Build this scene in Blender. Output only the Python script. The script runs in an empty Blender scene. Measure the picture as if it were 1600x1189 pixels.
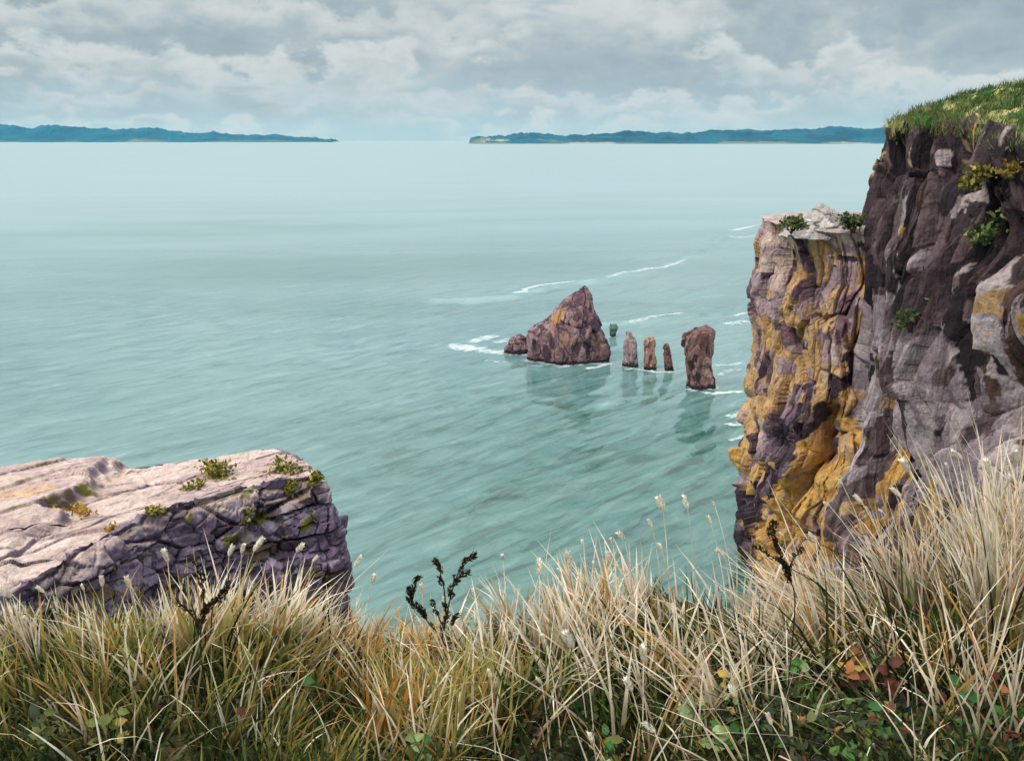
import bpy, math, random
import numpy as np
from mathutils import Vector

random.seed(7)
rng = np.random.default_rng(11)
scene = bpy.context.scene
C = scene.collection

# ------------------------------------------------------------------ camera geometry
H = 35.0                      # eye height over the sea
FPX = 1386.0                  # focal length in pixels of the 1600 wide picture
HOR = 218.5
PITCH = math.atan((594.5 - HOR) / FPX)
CP, SP = math.cos(PITCH), math.sin(PITCH)

def ray(px, py):
    cx = (px - 800.0) / FPX
    cy = (594.5 - py) / FPX
    return np.array([cx, CP + cy * SP, -SP + cy * CP])

def at_y(px, py, Y):
    d = ray(px, py)
    return np.array([0, 0, H]) + d * (Y / d[1])

def at_z(px, py, z):
    d = ray(px, py)
    return np.array([0, 0, H]) + d * ((z - H) / d[2])

def project(P):
    P = np.asarray(P, float)
    rel = P - np.array([0, 0, H])
    depth = rel[..., 1] * CP - rel[..., 2] * SP
    up = rel[..., 1] * SP + rel[..., 2] * CP
    depth = np.maximum(depth, 0.1)
    return 800 + FPX * rel[..., 0] / depth, 594.5 - FPX * up / depth

def lin(r, g, b):
    f = lambda c: (c / 255 / 12.92) if c / 255 <= .04045 else ((c / 255 + .055) / 1.055) ** 2.4
    return np.array([f(r), f(g), f(b)])

# ------------------------------------------------------------------ noise
def _h(ix, iy, iz, seed):
    h = (ix.astype(np.uint32) * np.uint32(374761393) + iy.astype(np.uint32) * np.uint32(668265263)
         + iz.astype(np.uint32) * np.uint32(2147483647) + np.uint32((seed * 974634777 + 12345) & 0xffffffff))
    h = (h ^ (h >> np.uint32(13))) * np.uint32(1274126177)
    h = (h ^ (h >> np.uint32(16))) * np.uint32(2246822519)
    return h ^ (h >> np.uint32(15))

def rnd01(h):
    return (h & np.uint32(0xffffff)).astype(np.float64) / float(0x1000000)

def noise(P, seed=0):
    shp = P.shape[:-1]
    P = P.reshape(-1, 3)
    I = np.floor(P).astype(np.int64)
    F = P - I
    U = F * F * F * (F * (F * 6 - 15) + 10)
    out = np.zeros(len(P))
    for dx in (0, 1):
        for dy in (0, 1):
            for dz in (0, 1):
                h = _h(I[:, 0] + dx, I[:, 1] + dy, I[:, 2] + dz, seed)
                gx = rnd01(h) * 2 - 1
                gy = rnd01(h * np.uint32(2654435761) + np.uint32(77)) * 2 - 1
                gz = rnd01((h ^ np.uint32(0x9e3779b9)) * np.uint32(2246822519)) * 2 - 1
                d = gx * (F[:, 0] - dx) + gy * (F[:, 1] - dy) + gz * (F[:, 2] - dz)
                w = (U[:, 0] if dx else 1 - U[:, 0]) * (U[:, 1] if dy else 1 - U[:, 1]) * (U[:, 2] if dz else 1 - U[:, 2])
                out += d * w
    return (out * 1.4).reshape(shp)

def fbm(P, seed=0, octv=4, gain=.5):
    a, s, o = 1.0, 1.0, 0
    for k in range(octv):
        o = o + a * noise(P * s, seed + k)
        a *= gain
        s *= 2.03
    return o

def cells(P, seed=0, jitter=.9):
    shp = P.shape[:-1]
    P = P.reshape(-1, 3)
    I = np.floor(P).astype(np.int64)
    n = len(P)
    f1 = np.full(n, 9.0); f2 = np.full(n, 9.0); cid = np.zeros(n, np.uint32)
    for dx in (-1, 0, 1):
        for dy in (-1, 0, 1):
            for dz in (-1, 0, 1):
                J = I + np.array([dx, dy, dz])
                h = _h(J[:, 0], J[:, 1], J[:, 2], seed)
                ox = .5 + jitter * (rnd01(h) - .5)
                oy = .5 + jitter * (rnd01(h * np.uint32(2654435761) + np.uint32(77)) - .5)
                oz = .5 + jitter * (rnd01((h ^ np.uint32(0x9e3779b9)) * np.uint32(2246822519)) - .5)
                d = np.sqrt((J[:, 0] + ox - P[:, 0]) ** 2 + (J[:, 1] + oy - P[:, 1]) ** 2 + (J[:, 2] + oz - P[:, 2]) ** 2)
                c = d < f1
                f2 = np.where(c, f1, np.minimum(f2, d))
                cid = np.where(c, h, cid)
                f1 = np.where(c, d, f1)
    return f1.reshape(shp), f2.reshape(shp), cid.reshape(shp)

def sstep(a, b, x):
    t = np.clip((x - a) / (b - a), 0, 1)
    return t * t * (3 - 2 * t)

def interp(x, xs, ys):
    return np.interp(x, xs, ys)

# ------------------------------------------------------------------ mesh / object helpers
def mesh_obj(name, V, F, mat, parent=None, col=None, smooth=True, attrs=None):
    V = np.asarray(V, np.float32).reshape(-1, 3)
    me = bpy.data.meshes.new(name)
    if isinstance(F, np.ndarray):
        nf, k = F.shape
        me.vertices.add(len(V)); me.vertices.foreach_set('co', V.ravel())
        me.loops.add(nf * k); me.loops.foreach_set('vertex_index', F.astype(np.int32).ravel())
        me.polygons.add(nf)
        me.polygons.foreach_set('loop_start', np.arange(0, nf * k, k, dtype=np.int32))
        me.polygons.foreach_set('loop_total', np.full(nf, k, np.int32))
        me.update(calc_edges=True)
    else:
        me.from_pydata([tuple(map(float, v)) for v in V], [], F)
        me.update()
    me.polygons.foreach_set('use_smooth', np.full(len(me.polygons), smooth, bool))
    if col is not None:
        a = me.color_attributes.new('Col', 'FLOAT_COLOR', 'POINT')
        c = np.ones((len(V), 4), np.float32); c[:, :3] = np.asarray(col).reshape(-1, 3)
        a.data.foreach_set('color', c.ravel())
    for k, v in (attrs or {}).items():
        a = me.attributes.new(k, 'FLOAT', 'POINT')
        a.data.foreach_set('value', np.asarray(v, np.float32).ravel())
    me.materials.append(mat)
    o = bpy.data.objects.new(name, me)
    C.objects.link(o)
    if parent is not None:
        o.parent = parent
        o.matrix_parent_inverse = parent.matrix_basis.inverted()
    return o

def tag(o, label=None, cat=None, group=None, kind=None):
    if label: o['label'] = label
    if cat: o['category'] = cat
    if group: o['group'] = group
    if kind: o['kind'] = kind
    return o

def empty(name, loc):
    o = bpy.data.objects.new(name, None)
    o.empty_display_size = .1
    C.objects.link(o); o.location = tuple(map(float, loc))
    return o

def grid_faces(nv, nu, closed):
    i = np.arange(nv - 1)[:, None]; j = np.arange(nu if closed else nu - 1)[None, :]
    j2 = (j + 1) % nu
    a = i * nu + j; b = i * nu + j2; c = (i + 1) * nu + j2; d = (i + 1) * nu + j
    return np.stack([a, b, c, d], -1).reshape(-1, 4)

def grid_normals(G, closed):
    if closed:
        du = np.roll(G, -1, 1) - np.roll(G, 1, 1)
    else:
        du = np.gradient(G, axis=1)
    dv = np.gradient(G, axis=0)
    n = np.cross(du, dv)
    l = np.linalg.norm(n, axis=-1, keepdims=True)
    return n / np.maximum(l, 1e-9)

def catmull(pts, n, closed=True, dens=None):
    pts = np.asarray(pts, float)
    m = len(pts)
    seg = m if closed else m - 1
    w = np.ones(seg) if dens is None else np.asarray(dens, float)
    cw = np.concatenate([[0], np.cumsum(w)]) / w.sum()
    t = np.linspace(0, 1, n, endpoint=not closed)
    k = np.clip(np.searchsorted(cw, t, side='right') - 1, 0, seg - 1)
    f = ((t - cw[k]) / (cw[k + 1] - cw[k]))[:, None]
    g = lambda i: pts[i % m] if closed else pts[np.clip(i, 0, m - 1)]
    p0, p1, p2, p3 = g(k - 1), g(k), g(k + 1), g(k + 2)
    return .5 * (2 * p1 + (p2 - p0) * f + (2 * p0 - 5 * p1 + 4 * p2 - p3) * f * f + (3 * p1 - p0 - 3 * p2 + p3) * f ** 3)

# ------------------------------------------------------------------ materials
def new_mat(name):
    m = bpy.data.materials.new(name); m.use_nodes = True
    nt = m.node_tree
    for n in list(nt.nodes): nt.nodes.remove(n)
    return m, nt, nt.nodes, nt.links

def rock_mat(name, bump=.6, scale=1.0, var=.35):
    m, nt, N, L = new_mat(name)
    out = N.new('ShaderNodeOutputMaterial'); p = N.new('ShaderNodeBsdfPrincipled')
    p.inputs['Roughness'].default_value = .88
    p.inputs['Specular IOR Level'].default_value = .25
    at = N.new('ShaderNodeAttribute'); at.attribute_name = 'Col'
    tc = N.new('ShaderNodeTexCoord')
    n1 = N.new('ShaderNodeTexNoise'); n1.inputs['Scale'].default_value = 2.2 * scale; n1.inputs['Detail'].default_value = 9
    n1.inputs['Roughness'].default_value = .65
    n2 = N.new('ShaderNodeTexNoise'); n2.inputs['Scale'].default_value = 9 * scale; n2.inputs['Detail'].default_value = 8
    n2.inputs['Roughness'].default_value = .7
    L.new(tc.outputs['Object'], n1.inputs['Vector']); L.new(tc.outputs['Object'], n2.inputs['Vector'])
    mr = N.new('ShaderNodeMapRange'); mr.inputs['From Min'].default_value = .3; mr.inputs['From Max'].default_value = .7
    mr.inputs['To Min'].default_value = 1 - var; mr.inputs['To Max'].default_value = 1 + var
    L.new(n1.outputs['Fac'], mr.inputs['Value'])
    mr2 = N.new('ShaderNodeMapRange'); mr2.inputs['From Min'].default_value = .3; mr2.inputs['From Max'].default_value = .7
    mr2.inputs['To Min'].default_value = 1 - var * .7; mr2.inputs['To Max'].default_value = 1 + var * .7
    L.new(n2.outputs['Fac'], mr2.inputs['Value'])
    mm = N.new('ShaderNodeMath'); mm.operation = 'MULTIPLY'
    L.new(mr.outputs[0], mm.inputs[0]); L.new(mr2.outputs[0], mm.inputs[1])
    vm = N.new('ShaderNodeVectorMath'); vm.operation = 'SCALE'
    L.new(at.outputs['Color'], vm.inputs[0]); L.new(mm.outputs[0], vm.inputs['Scale'])
    L.new(vm.outputs[0], p.inputs['Base Color'])
    # chiselled faces and hairline joints rather than soft lumps
    mpv = N.new('ShaderNodeMapping'); mpv.inputs['Scale'].default_value = (1.5 * scale, 1.5 * scale, .62 * scale)
    L.new(tc.outputs['Object'], mpv.inputs['Vector'])
    vo = N.new('ShaderNodeTexVoronoi'); vo.feature = 'F1'; vo.distance = 'MANHATTAN'; vo.inputs['Scale'].default_value = 1.0
    vo.inputs['Detail'].default_value = 2.0; vo.inputs['Roughness'].default_value = .6
    L.new(mpv.outputs[0], vo.inputs['Vector'])
    h1 = N.new('ShaderNodeMath'); h1.operation = 'MULTIPLY'; h1.inputs[1].default_value = -.55
    L.new(vo.outputs['Distance'], h1.inputs[0])
    h2 = N.new('ShaderNodeMath'); h2.operation = 'MULTIPLY_ADD'; h2.inputs[1].default_value = .30
    L.new(n1.outputs['Fac'], h2.inputs[0]); L.new(h1.outputs[0], h2.inputs[2])
    ad = N.new('ShaderNodeMath'); ad.operation = 'MULTIPLY_ADD'; ad.inputs[1].default_value = .45
    L.new(n2.outputs['Fac'], ad.inputs[0]); L.new(h2.outputs[0], ad.inputs[2])
    bp = N.new('ShaderNodeBump'); bp.inputs['Strength'].default_value = bump; bp.inputs['Distance'].default_value = .30 / scale
    L.new(ad.outputs[0], bp.inputs['Height']); L.new(bp.outputs[0], p.inputs['Normal'])
    L.new(p.outputs[0], out.inputs['Surface'])
    return m

def leaf_mat(name, trans=.3, rough=.6, var=.25, scale=30):
    m, nt, N, L = new_mat(name)
    out = N.new('ShaderNodeOutputMaterial'); p = N.new('ShaderNodeBsdfPrincipled')
    p.inputs['Roughness'].default_value = rough; p.inputs['Specular IOR Level'].default_value = .25
    at = N.new('ShaderNodeAttribute'); at.attribute_name = 'Col'
    tc = N.new('ShaderNodeTexCoord')
    n1 = N.new('ShaderNodeTexNoise'); n1.inputs['Scale'].default_value = scale; n1.inputs['Detail'].default_value = 4
    L.new(tc.outputs['Object'], n1.inputs['Vector'])
    mr = N.new('ShaderNodeMapRange'); mr.inputs['From Min'].default_value = .3; mr.inputs['From Max'].default_value = .7
    mr.inputs['To Min'].default_value = 1 - var; mr.inputs['To Max'].default_value = 1 + var
    L.new(n1.outputs['Fac'], mr.inputs['Value'])
    vm = N.new('ShaderNodeVectorMath'); vm.operation = 'SCALE'
    L.new(at.outputs['Color'], vm.inputs[0]); L.new(mr.outputs[0], vm.inputs['Scale'])
    L.new(vm.outputs[0], p.inputs['Base Color'])
    t = N.new('ShaderNodeBsdfTranslucent'); L.new(vm.outputs[0], t.inputs['Color'])
    mx = N.new('ShaderNodeMixShader'); mx.inputs[0].default_value = trans
    L.new(p.outputs[0], mx.inputs[1]); L.new(t.outputs[0], mx.inputs[2]); L.new(mx.outputs[0], out.inputs['Surface'])
    return m

M_ROCK = rock_mat('cliff_rock', .7, 1.0)
M_STACK = rock_mat('stack_rock', .7, .9)
M_SLAB = rock_mat('slab_rock', .6, 1.3, .22)
M_TURF = rock_mat('turf', .8, 2.0, .5)
M_COAST = rock_mat('far_forest', .0, .01, .4)
M_GRASS = leaf_mat('dry_grass', .38, .6, .3, 14)
M_LEAF = leaf_mat('leaf', .25, .6, .35, 18)
M_SEED = leaf_mat('seed', .35, .8, .12, 60)
M_SOIL = rock_mat('soil', .6, 6.0, .5)

# ------------------------------------------------------------------ water
WX = at_z(1060, 705, 0) - at_z(900, 775, 0)
CREST = WX[:2] / np.linalg.norm(WX[:2])           # crests run this way near the shore
TRAV = np.array([-CREST[1], CREST[0]])

RIDGES = [  # wave lines read off the photograph, laid on the water plane
    ([(690, 470), (740, 470), (800, 464), (850, 450), (920, 441), (1000, 425), (1080, 400), (1130, 372), (1200, 352)], 1.9),
    ([(930, 506), (1000, 503), (1060, 493), (1120, 490), (1175, 478)], 1.3),
    ([(560, 850), (600, 822), (650, 800), (700, 784)], .35),
    ([(1060, 470), (1150, 440), (1200, 425)], .9),
    ([(960, 545), (1040, 530), (1110, 512), (1180, 500)], .5),
    ([(640, 640), (760, 622), (880, 640)], .3),
    ([(860, 720), (980, 700), (1090, 668), (1150, 640)], .5),
    ([(820, 760), (940, 742), (1060, 706), (1140, 668)], .5),
    ([(900, 800), (1000, 775), (1090, 738), (1140, 705)], .5),
    ([(0, 455), (120, 462), (260, 480), (350, 515)], .5),
]
RID = [(np.array([at_z(x, y, 0)[:2] for x, y in pts]), s) for pts, s in RIDGES]

def poly_dist(XY, pl):
    d = np.full(XY.shape[:-1], 1e9)
    for a, b in zip(pl[:-1], pl[1:]):
        ab = b - a
        t = np.clip(((XY - a) @ ab) / (ab @ ab), 0, 1)
        d = np.minimum(d, np.linalg.norm(XY - (a + t[..., None] * ab), axis=-1))
    return d

def wave_h(X, Y):
    r = np.hypot(X, Y)
    u = X * CREST[0] + Y * CREST[1]
    v = X * TRAV[0] + Y * TRAV[1]
    Z = np.zeros_like(X)
    P = lambda su, sv, k: np.stack([u / su, v / sv, np.full_like(u, k)], -1)
    near = 1 - sstep(130, 330, r)
    near2 = 1 - sstep(70, 170, r)
    warp = 1.3 * noise(P(14, 9, .3), 5)
    if near.max() > 0:
        n = noise(P(7.5, 2.3, .5) + np.stack([0 * u, warp, 0 * u], -1), 21)
        Z += near * .10 * (1 - 2 * np.abs(n))
        n = noise(P(3.0, 1.0, .9) + np.stack([0 * u, warp * 1.6, 0 * u], -1), 22)
        Z += near2 * .06 * (1 - 2 * np.abs(n))
    mid = 1 - sstep(500, 1500, r)
    Z += mid * .10 * noise(P(28, 8, .1), 23)
    XY = np.stack([X, Y], -1)
    for pl, s in RID:
        far = np.linalg.norm(pl.mean(0))
        w = max(1.0, far * .011)
        m = (X > pl[:, 0].min() - 30) & (X < pl[:, 0].max() + 30) & (Y > pl[:, 1].min() - 40) & (Y < pl[:, 1].max() + 40)
        if m.any():
            d = poly_dist(XY[m], pl)
            wob = .6 + .7 * noise(np.stack([X[m] / 12, Y[m] / 12, 0 * X[m]], -1), 31)
            Z[m] += s * w * .22 * np.exp(-(d / w) ** 2) * np.clip(wob, 0, 1.4)
    return Z

def water_mat():
    m, nt, N, L = new_mat('sea_water')
    out = N.new('ShaderNodeOutputMaterial'); p = N.new('ShaderNodeBsdfPrincipled')
    p.inputs['Roughness'].default_value = .07
    p.inputs['IOR'].default_value = 1.74
    geo = N.new('ShaderNodeNewGeometry')
    # rotate so that x runs along the crests
    ang = math.atan2(CREST[1], CREST[0])
    def mapped(sx, sy, rot=ang):
        mp = N.new('ShaderNodeMapping'); mp.vector_type = 'TEXTURE'
        mp.inputs['Rotation'].default_value = (0, 0, rot)
        mp.inputs['Scale'].default_value = (sx, sy, 1)
        L.new(geo.outputs['Position'], mp.inputs['Vector'])
        return mp
    def nz(mp, det=4, rough=.55, dist=0.0):
        n = N.new('ShaderNodeTexNoise'); n.inputs['Scale'].default_value = 1.0
        n.inputs['Detail'].default_value = det; n.inputs['Roughness'].default_value = rough
        n.inputs['Distortion'].default_value = dist
        L.new(mp.outputs[0], n.inputs['Vector']); return n
    big = nz(mapped(190, 46, .1), 5, .6, .5)
    mid = nz(mapped(9.0, 2.4), 5, .6, .6)
    sml = nz(mapped(2.6, .8), 4, .6, .3)
    cr = N.new('ShaderNodeValToRGB')
    cr.color_ramp.elements[0].position = .32; cr.color_ramp.elements[0].color = (.092, .192, .184, 1)
    cr.color_ramp.elements[1].position = .70; cr.color_ramp.elements[1].color = (.178, .284, .294, 1)
    L.new(big.outputs['Fac'], cr.inputs[0])
    cr2 = N.new('ShaderNodeValToRGB')
    e = cr2.color_ramp.elements
    e[0].position = .34; e[0].color = (.26, .46, .42, 1)
    e[1].position = .70; e[1].color = (1.7, 1.45, 1.45, 1)
    x = e.new(.43); x.color = (.90, .94, .94, 1)
    x = e.new(.58); x.color = (1.05, 1.04, 1.04, 1)
    L.new(mid.outputs['Fac'], cr2.inputs[0])
    # light and dark of the waves painted as colour streaks, strongest near the shore
    ln = N.new('ShaderNodeVectorMath'); ln.operation = 'LENGTH'; L.new(geo.outputs['Position'], ln.inputs[0])
    fr = N.new('ShaderNodeMapRange'); fr.inputs['From Min'].default_value = 80; fr.inputs['From Max'].default_value = 330
    fr.inputs['To Min'].default_value = .7; fr.inputs['To Max'].default_value = .12
    L.new(ln.outputs['Value'], fr.inputs['Value'])
    mx = N.new('ShaderNodeMix'); mx.data_type = 'RGBA'; mx.blend_type = 'MULTIPLY'
    L.new(fr.outputs[0], mx.inputs['Factor']); L.new(cr.outputs[0], mx.inputs[6]); L.new(cr2.outputs[0], mx.inputs[7])
    # the cliff's dark green reflection, painted into the water colour of the inlet
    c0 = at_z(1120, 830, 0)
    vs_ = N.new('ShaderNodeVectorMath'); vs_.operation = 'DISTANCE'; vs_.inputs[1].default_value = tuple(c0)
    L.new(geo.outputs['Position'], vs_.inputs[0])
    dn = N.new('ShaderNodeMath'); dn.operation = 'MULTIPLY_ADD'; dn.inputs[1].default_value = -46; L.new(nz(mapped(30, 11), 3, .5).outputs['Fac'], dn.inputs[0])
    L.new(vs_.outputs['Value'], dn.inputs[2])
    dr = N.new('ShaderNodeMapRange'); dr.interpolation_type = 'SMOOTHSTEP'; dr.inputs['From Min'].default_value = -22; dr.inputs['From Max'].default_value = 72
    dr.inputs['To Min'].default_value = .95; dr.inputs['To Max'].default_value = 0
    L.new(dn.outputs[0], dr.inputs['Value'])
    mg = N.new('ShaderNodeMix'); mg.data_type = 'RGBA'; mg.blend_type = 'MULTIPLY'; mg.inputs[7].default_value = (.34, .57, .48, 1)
    # light and dark of dense ripples, painted into the cove's colour
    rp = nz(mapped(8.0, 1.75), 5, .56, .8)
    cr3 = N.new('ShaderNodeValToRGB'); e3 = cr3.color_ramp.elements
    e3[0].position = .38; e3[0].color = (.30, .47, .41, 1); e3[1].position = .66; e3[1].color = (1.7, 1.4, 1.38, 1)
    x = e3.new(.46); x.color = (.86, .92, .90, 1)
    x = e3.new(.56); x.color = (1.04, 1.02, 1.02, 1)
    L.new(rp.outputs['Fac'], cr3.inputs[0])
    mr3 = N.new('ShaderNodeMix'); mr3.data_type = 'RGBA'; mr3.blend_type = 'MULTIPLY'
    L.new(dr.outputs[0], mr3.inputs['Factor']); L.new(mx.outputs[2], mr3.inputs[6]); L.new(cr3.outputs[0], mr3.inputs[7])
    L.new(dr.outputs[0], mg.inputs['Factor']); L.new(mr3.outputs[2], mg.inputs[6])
    fd = N.new('ShaderNodeMapRange'); fd.interpolation_type = 'SMOOTHSTEP'; fd.inputs['From Min'].default_value = 120; fd.inputs['From Max'].default_value = 700
    fd.inputs['To Max'].default_value = .72
    L.new(ln.outputs['Value'], fd.inputs['Value'])
    mf = N.new('ShaderNodeMix'); mf.data_type = 'RGBA'; mf.inputs[7].default_value = (.240, .328, .352, 1)      # pale sheen of the sky painted into the far water
    L.new(fd.outputs[0], mf.inputs['Factor']); L.new(mg.outputs[2], mf.inputs[6])
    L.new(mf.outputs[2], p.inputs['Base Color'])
    rg = N.new('ShaderNodeMapRange'); rg.inputs['From Min'].default_value = 150; rg.inputs['From Max'].default_value = 420
    rg.inputs['To Min'].default_value = .07; rg.inputs['To Max'].default_value = .42
    L.new(ln.outputs['Value'], rg.inputs['Value']); L.new(rg.outputs[0], p.inputs['Roughness'])
    ad = N.new('ShaderNodeMath'); ad.operation = 'MULTIPLY_ADD'; ad.inputs[1].default_value = .3
    L.new(sml.outputs['Fac'], ad.inputs[0]); L.new(mid.outputs['Fac'], ad.inputs[2])
    bp = N.new('ShaderNodeBump'); bp.inputs['Distance'].default_value = .22
    fb = N.new('ShaderNodeMapRange'); fb.inputs['From Min'].default_value = 50; fb.inputs['From Max'].default_value = 140
    fb.inputs['To Min'].default_value = .75; fb.inputs['To Max'].default_value = .09
    L.new(ln.outputs['Value'], fb.inputs['Value']); L.new(fb.outputs[0], bp.inputs['Strength'])
    L.new(ad.outputs[0], bp.inputs['Height']); L.new(bp.outputs[0], p.inputs['Normal'])
    L.new(p.outputs[0], out.inputs['Surface'])
    return m

def build_water():
    r = np.concatenate([np.geomspace(14, 34, 40, endpoint=False), np.geomspace(34, 1500, 620, endpoint=False), np.geomspace(1500, 25000, 60)])
    az = np.radians(np.concatenate([np.linspace(-110, -36, 30, endpoint=False), np.linspace(-36, 36, 760), np.linspace(36, 110, 31)[1:]]))
    R, A = np.meshgrid(r, az, indexing='ij')
    X, Y = R * np.sin(A), R * np.cos(A)
    Z = wave_h(X, Y)
    V = np.stack([X, Y, Z], -1)
    F = grid_faces(len(r), len(az), False)[:, ::-1]
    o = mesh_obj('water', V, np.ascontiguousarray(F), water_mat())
    tag(o, kind='structure')
build_water()

# ------------------------------------------------------------------ foam
def foam_mat():
    m, nt, N, L = new_mat('sea_foam')
    out = N.new('ShaderNodeOutputMaterial'); d = N.new('ShaderNodeBsdfDiffuse'); d.inputs['Color'].default_value = (.78, .84, .84, 1)
    t = N.new('ShaderNodeBsdfTransparent'); mx = N.new('ShaderNodeMixShader')
    at = N.new('ShaderNodeAttribute'); at.attribute_name = 'dens'
    geo = N.new('ShaderNodeNewGeometry')
    n = N.new('ShaderNodeTexNoise'); n.inputs['Scale'].default_value = 1.5; n.inputs['Detail'].default_value = 6; n.inputs['Roughness'].default_value = .66
    mp = N.new('ShaderNodeMapping'); mp.vector_type = 'TEXTURE'; mp.inputs['Scale'].default_value = (2.6, .9, 1)
    mp.inputs['Rotation'].default_value = (0, 0, math.atan2(CREST[1], CREST[0]))
    L.new(geo.outputs['Position'], mp.inputs['Vector']); L.new(mp.outputs[0], n.inputs['Vector'])
    a = N.new('ShaderNodeMath'); a.operation = 'ADD'; L.new(n.outputs['Fac'], a.inputs[0]); L.new(at.outputs['Fac'], a.inputs[1])
    mr = N.new('ShaderNodeMapRange'); mr.inputs['From Min'].default_value = .86; mr.inputs['From Max'].default_value = 1.5
    L.new(a.outputs[0], mr.inputs['Value']); L.new(mr.outputs[0], mx.inputs[0])
    L.new(t.outputs[0], mx.inputs[1]); L.new(d.outputs[0], mx.inputs[2]); L.new(mx.outputs[0], out.inputs['Surface'])
    return m

FOAM = [  # (pixel path, half width in m, strength)
    ([(694, 545), (715, 543), (735, 545), (758, 549)], 2.6, .70),
    ([(728, 540), (760, 528), (780, 529)], 2.0, .62),
    ([(742, 548), (770, 551), (792, 553)], 2.0, .60),
    ([(770, 538), (785, 534), (800, 528)], 1.6, .55),
    ([(750, 563), (780, 566), (800, 568)], .5, .5),
    ([(790, 467), (815, 460), (840, 452), (870, 447), (920, 440)], 1.7, .66),
    ([(920, 442), (980, 430), (1040, 418), (1090, 402)], 1.3, .55),
    ([(1140, 362), (1165, 357), (1195, 352)], 3.4, .62),
    ([(1130, 372), (1160, 371), (1190, 368)], 2.0, .5),
    ([(965, 508), (1000, 504), (1040, 496), (1090, 491)], 1.2, .55),
    ([(1125, 510), (1150, 506), (1175, 502)], 1.4, .6),
    ([(1145, 495), (1160, 491), (1178, 488)], 1.1, .6),
    ([(806, 570), (830, 573), (860, 575)], .5, .5),
    ([(905, 578), (930, 575), (945, 571), (962, 567)], .8, .66),
    ([(962, 574), (975, 577), (990, 578), (1004, 580), (1026, 583), (1040, 582), (1058, 584), (1072, 588)], .6, .62),
    ([(1092, 612), (1110, 616), (1135, 615), (1172, 612)], .75, .72),
    ([(1110, 570), (1135, 572), (1168, 566)], .8, .52),
    ([(1118, 590), (1140, 580), (1168, 578)], .8, .52),
    ([(1128, 650), (1145, 652), (1160, 645), (1172, 638)], .9, .62),
    ([(1130, 662), (1150, 665), (1170, 655)], .8, .68),
    ([(1135, 690), (1150, 686), (1165, 680)], .5, .6),
    ([(950, 700), (1000, 690), (1060, 672)], .35, .36),
    ([(560, 905), (600, 895), (650, 890)], .25, .33),
    ([(1000, 780), (1060, 765), (1110, 745)], .25, .33),
    ([(860, 830), (930, 815), (980, 800)], .25, .33),
]
def build_foam():
    Vs, Fs, Ds = [], [], []
    base = 0
    for pts, w, s in FOAM:
        w *= .62
        pl = np.array([at_z(x, y, 0)[:2] for x, y in pts])
        n = 60
        c = catmull(pl, n, closed=False)
        t = np.gradient(c, axis=0); t /= np.linalg.norm(t, axis=1)[:, None]
        nn = np.stack([-t[:, 1], t[:, 0]], -1)
        k = 15
        o = np.linspace(-1, 1, k)
        q = np.linspace(0, 1, n)
        # depth is foreshortened, so let the ribbon be broader where it runs across the view
        wid = w * (1 + 1.2 * np.abs(t[:, 0]))
        wob = noise(np.stack([q * 9, 0 * q + s * 40, 0 * q + base], -1), 41)
        P = c[:, None, :] + nn[:, None, :] * (o[None, :, None] * wid[:, None, None]) + (nn * (wob * w)[:, None])[:, None, :]
        Z = wave_h(P[..., 0], P[..., 1]) + .05 + .05 * (1 - np.abs(o))[None, :]
        Vs.append(np.concatenate([P, Z[..., None]], -1).reshape(-1, 3))
        d = s * (1 - np.abs(o)[None, :] ** 2.2) * np.minimum(1, 5 * np.minimum(q, 1 - q) + .0)[:, None]
        Ds.append(d.ravel())
        Fs.append(grid_faces(n, k, False) + base)
        base += n * k
    for ring, nm_ in RINGS:
        ring = ring[::max(1, len(ring) // 80)]
        cen = ring.mean(0)
        out_ = ring - cen; out_ /= np.linalg.norm(out_, axis=1)[:, None]
        w = {'sea_stack': 3.2, 'boulder': 3.0, 'tide_rock': 1.3}.get(nm_, 1.9)
        o = np.linspace(0, 1, 10)
        n = len(ring)
        th = np.arctan2(out_[:, 1], out_[:, 0])
        wob = .55 + .9 * np.clip(noise(np.stack([np.cos(th) * 2.2, np.sin(th) * 2.2, 0 * th + base * .01], -1), 43) + .3, 0, 1)
        P = ring[:, None, :] - out_[:, None, :] * .3 + out_[:, None, :] * (o[None, :, None] * (w * wob)[:, None, None])
        Z = wave_h(P[..., 0], P[..., 1]) + .06
        Vs.append(np.concatenate([P, Z[..., None]], -1).reshape(-1, 3))
        d = (.78 * (1 - o[None, :] ** 1.5) * np.clip(wob, .6, 1.1)[:, None])
        Ds.append(d.ravel())
        Fs.append(grid_faces(n, 10, True) + base)
        base += n * 10
    o = mesh_obj('foam', np.concatenate(Vs), np.concatenate(Fs), foam_mat(), attrs={'dens': np.concatenate(Ds)})
    tag(o, 'white foam streaks on the green sea around the stacks and cliff', 'sea foam', kind='stuff')
# ------------------------------------------------------------------ rock tools
def palette_pick(r, pal):
    """r in 0..1 array, pal list of (weight array or number, colour)"""
    W = np.stack([np.broadcast_to(np.asarray(w, float), r.shape) for w, _ in pal], -1)
    W = np.cumsum(W / W.sum(-1, keepdims=True), -1)
    k = (r[..., None] > W).sum(-1).clip(0, len(pal) - 1)
    cols = np.stack([np.asarray(c) for _, c in pal])
    return cols[k]

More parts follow.
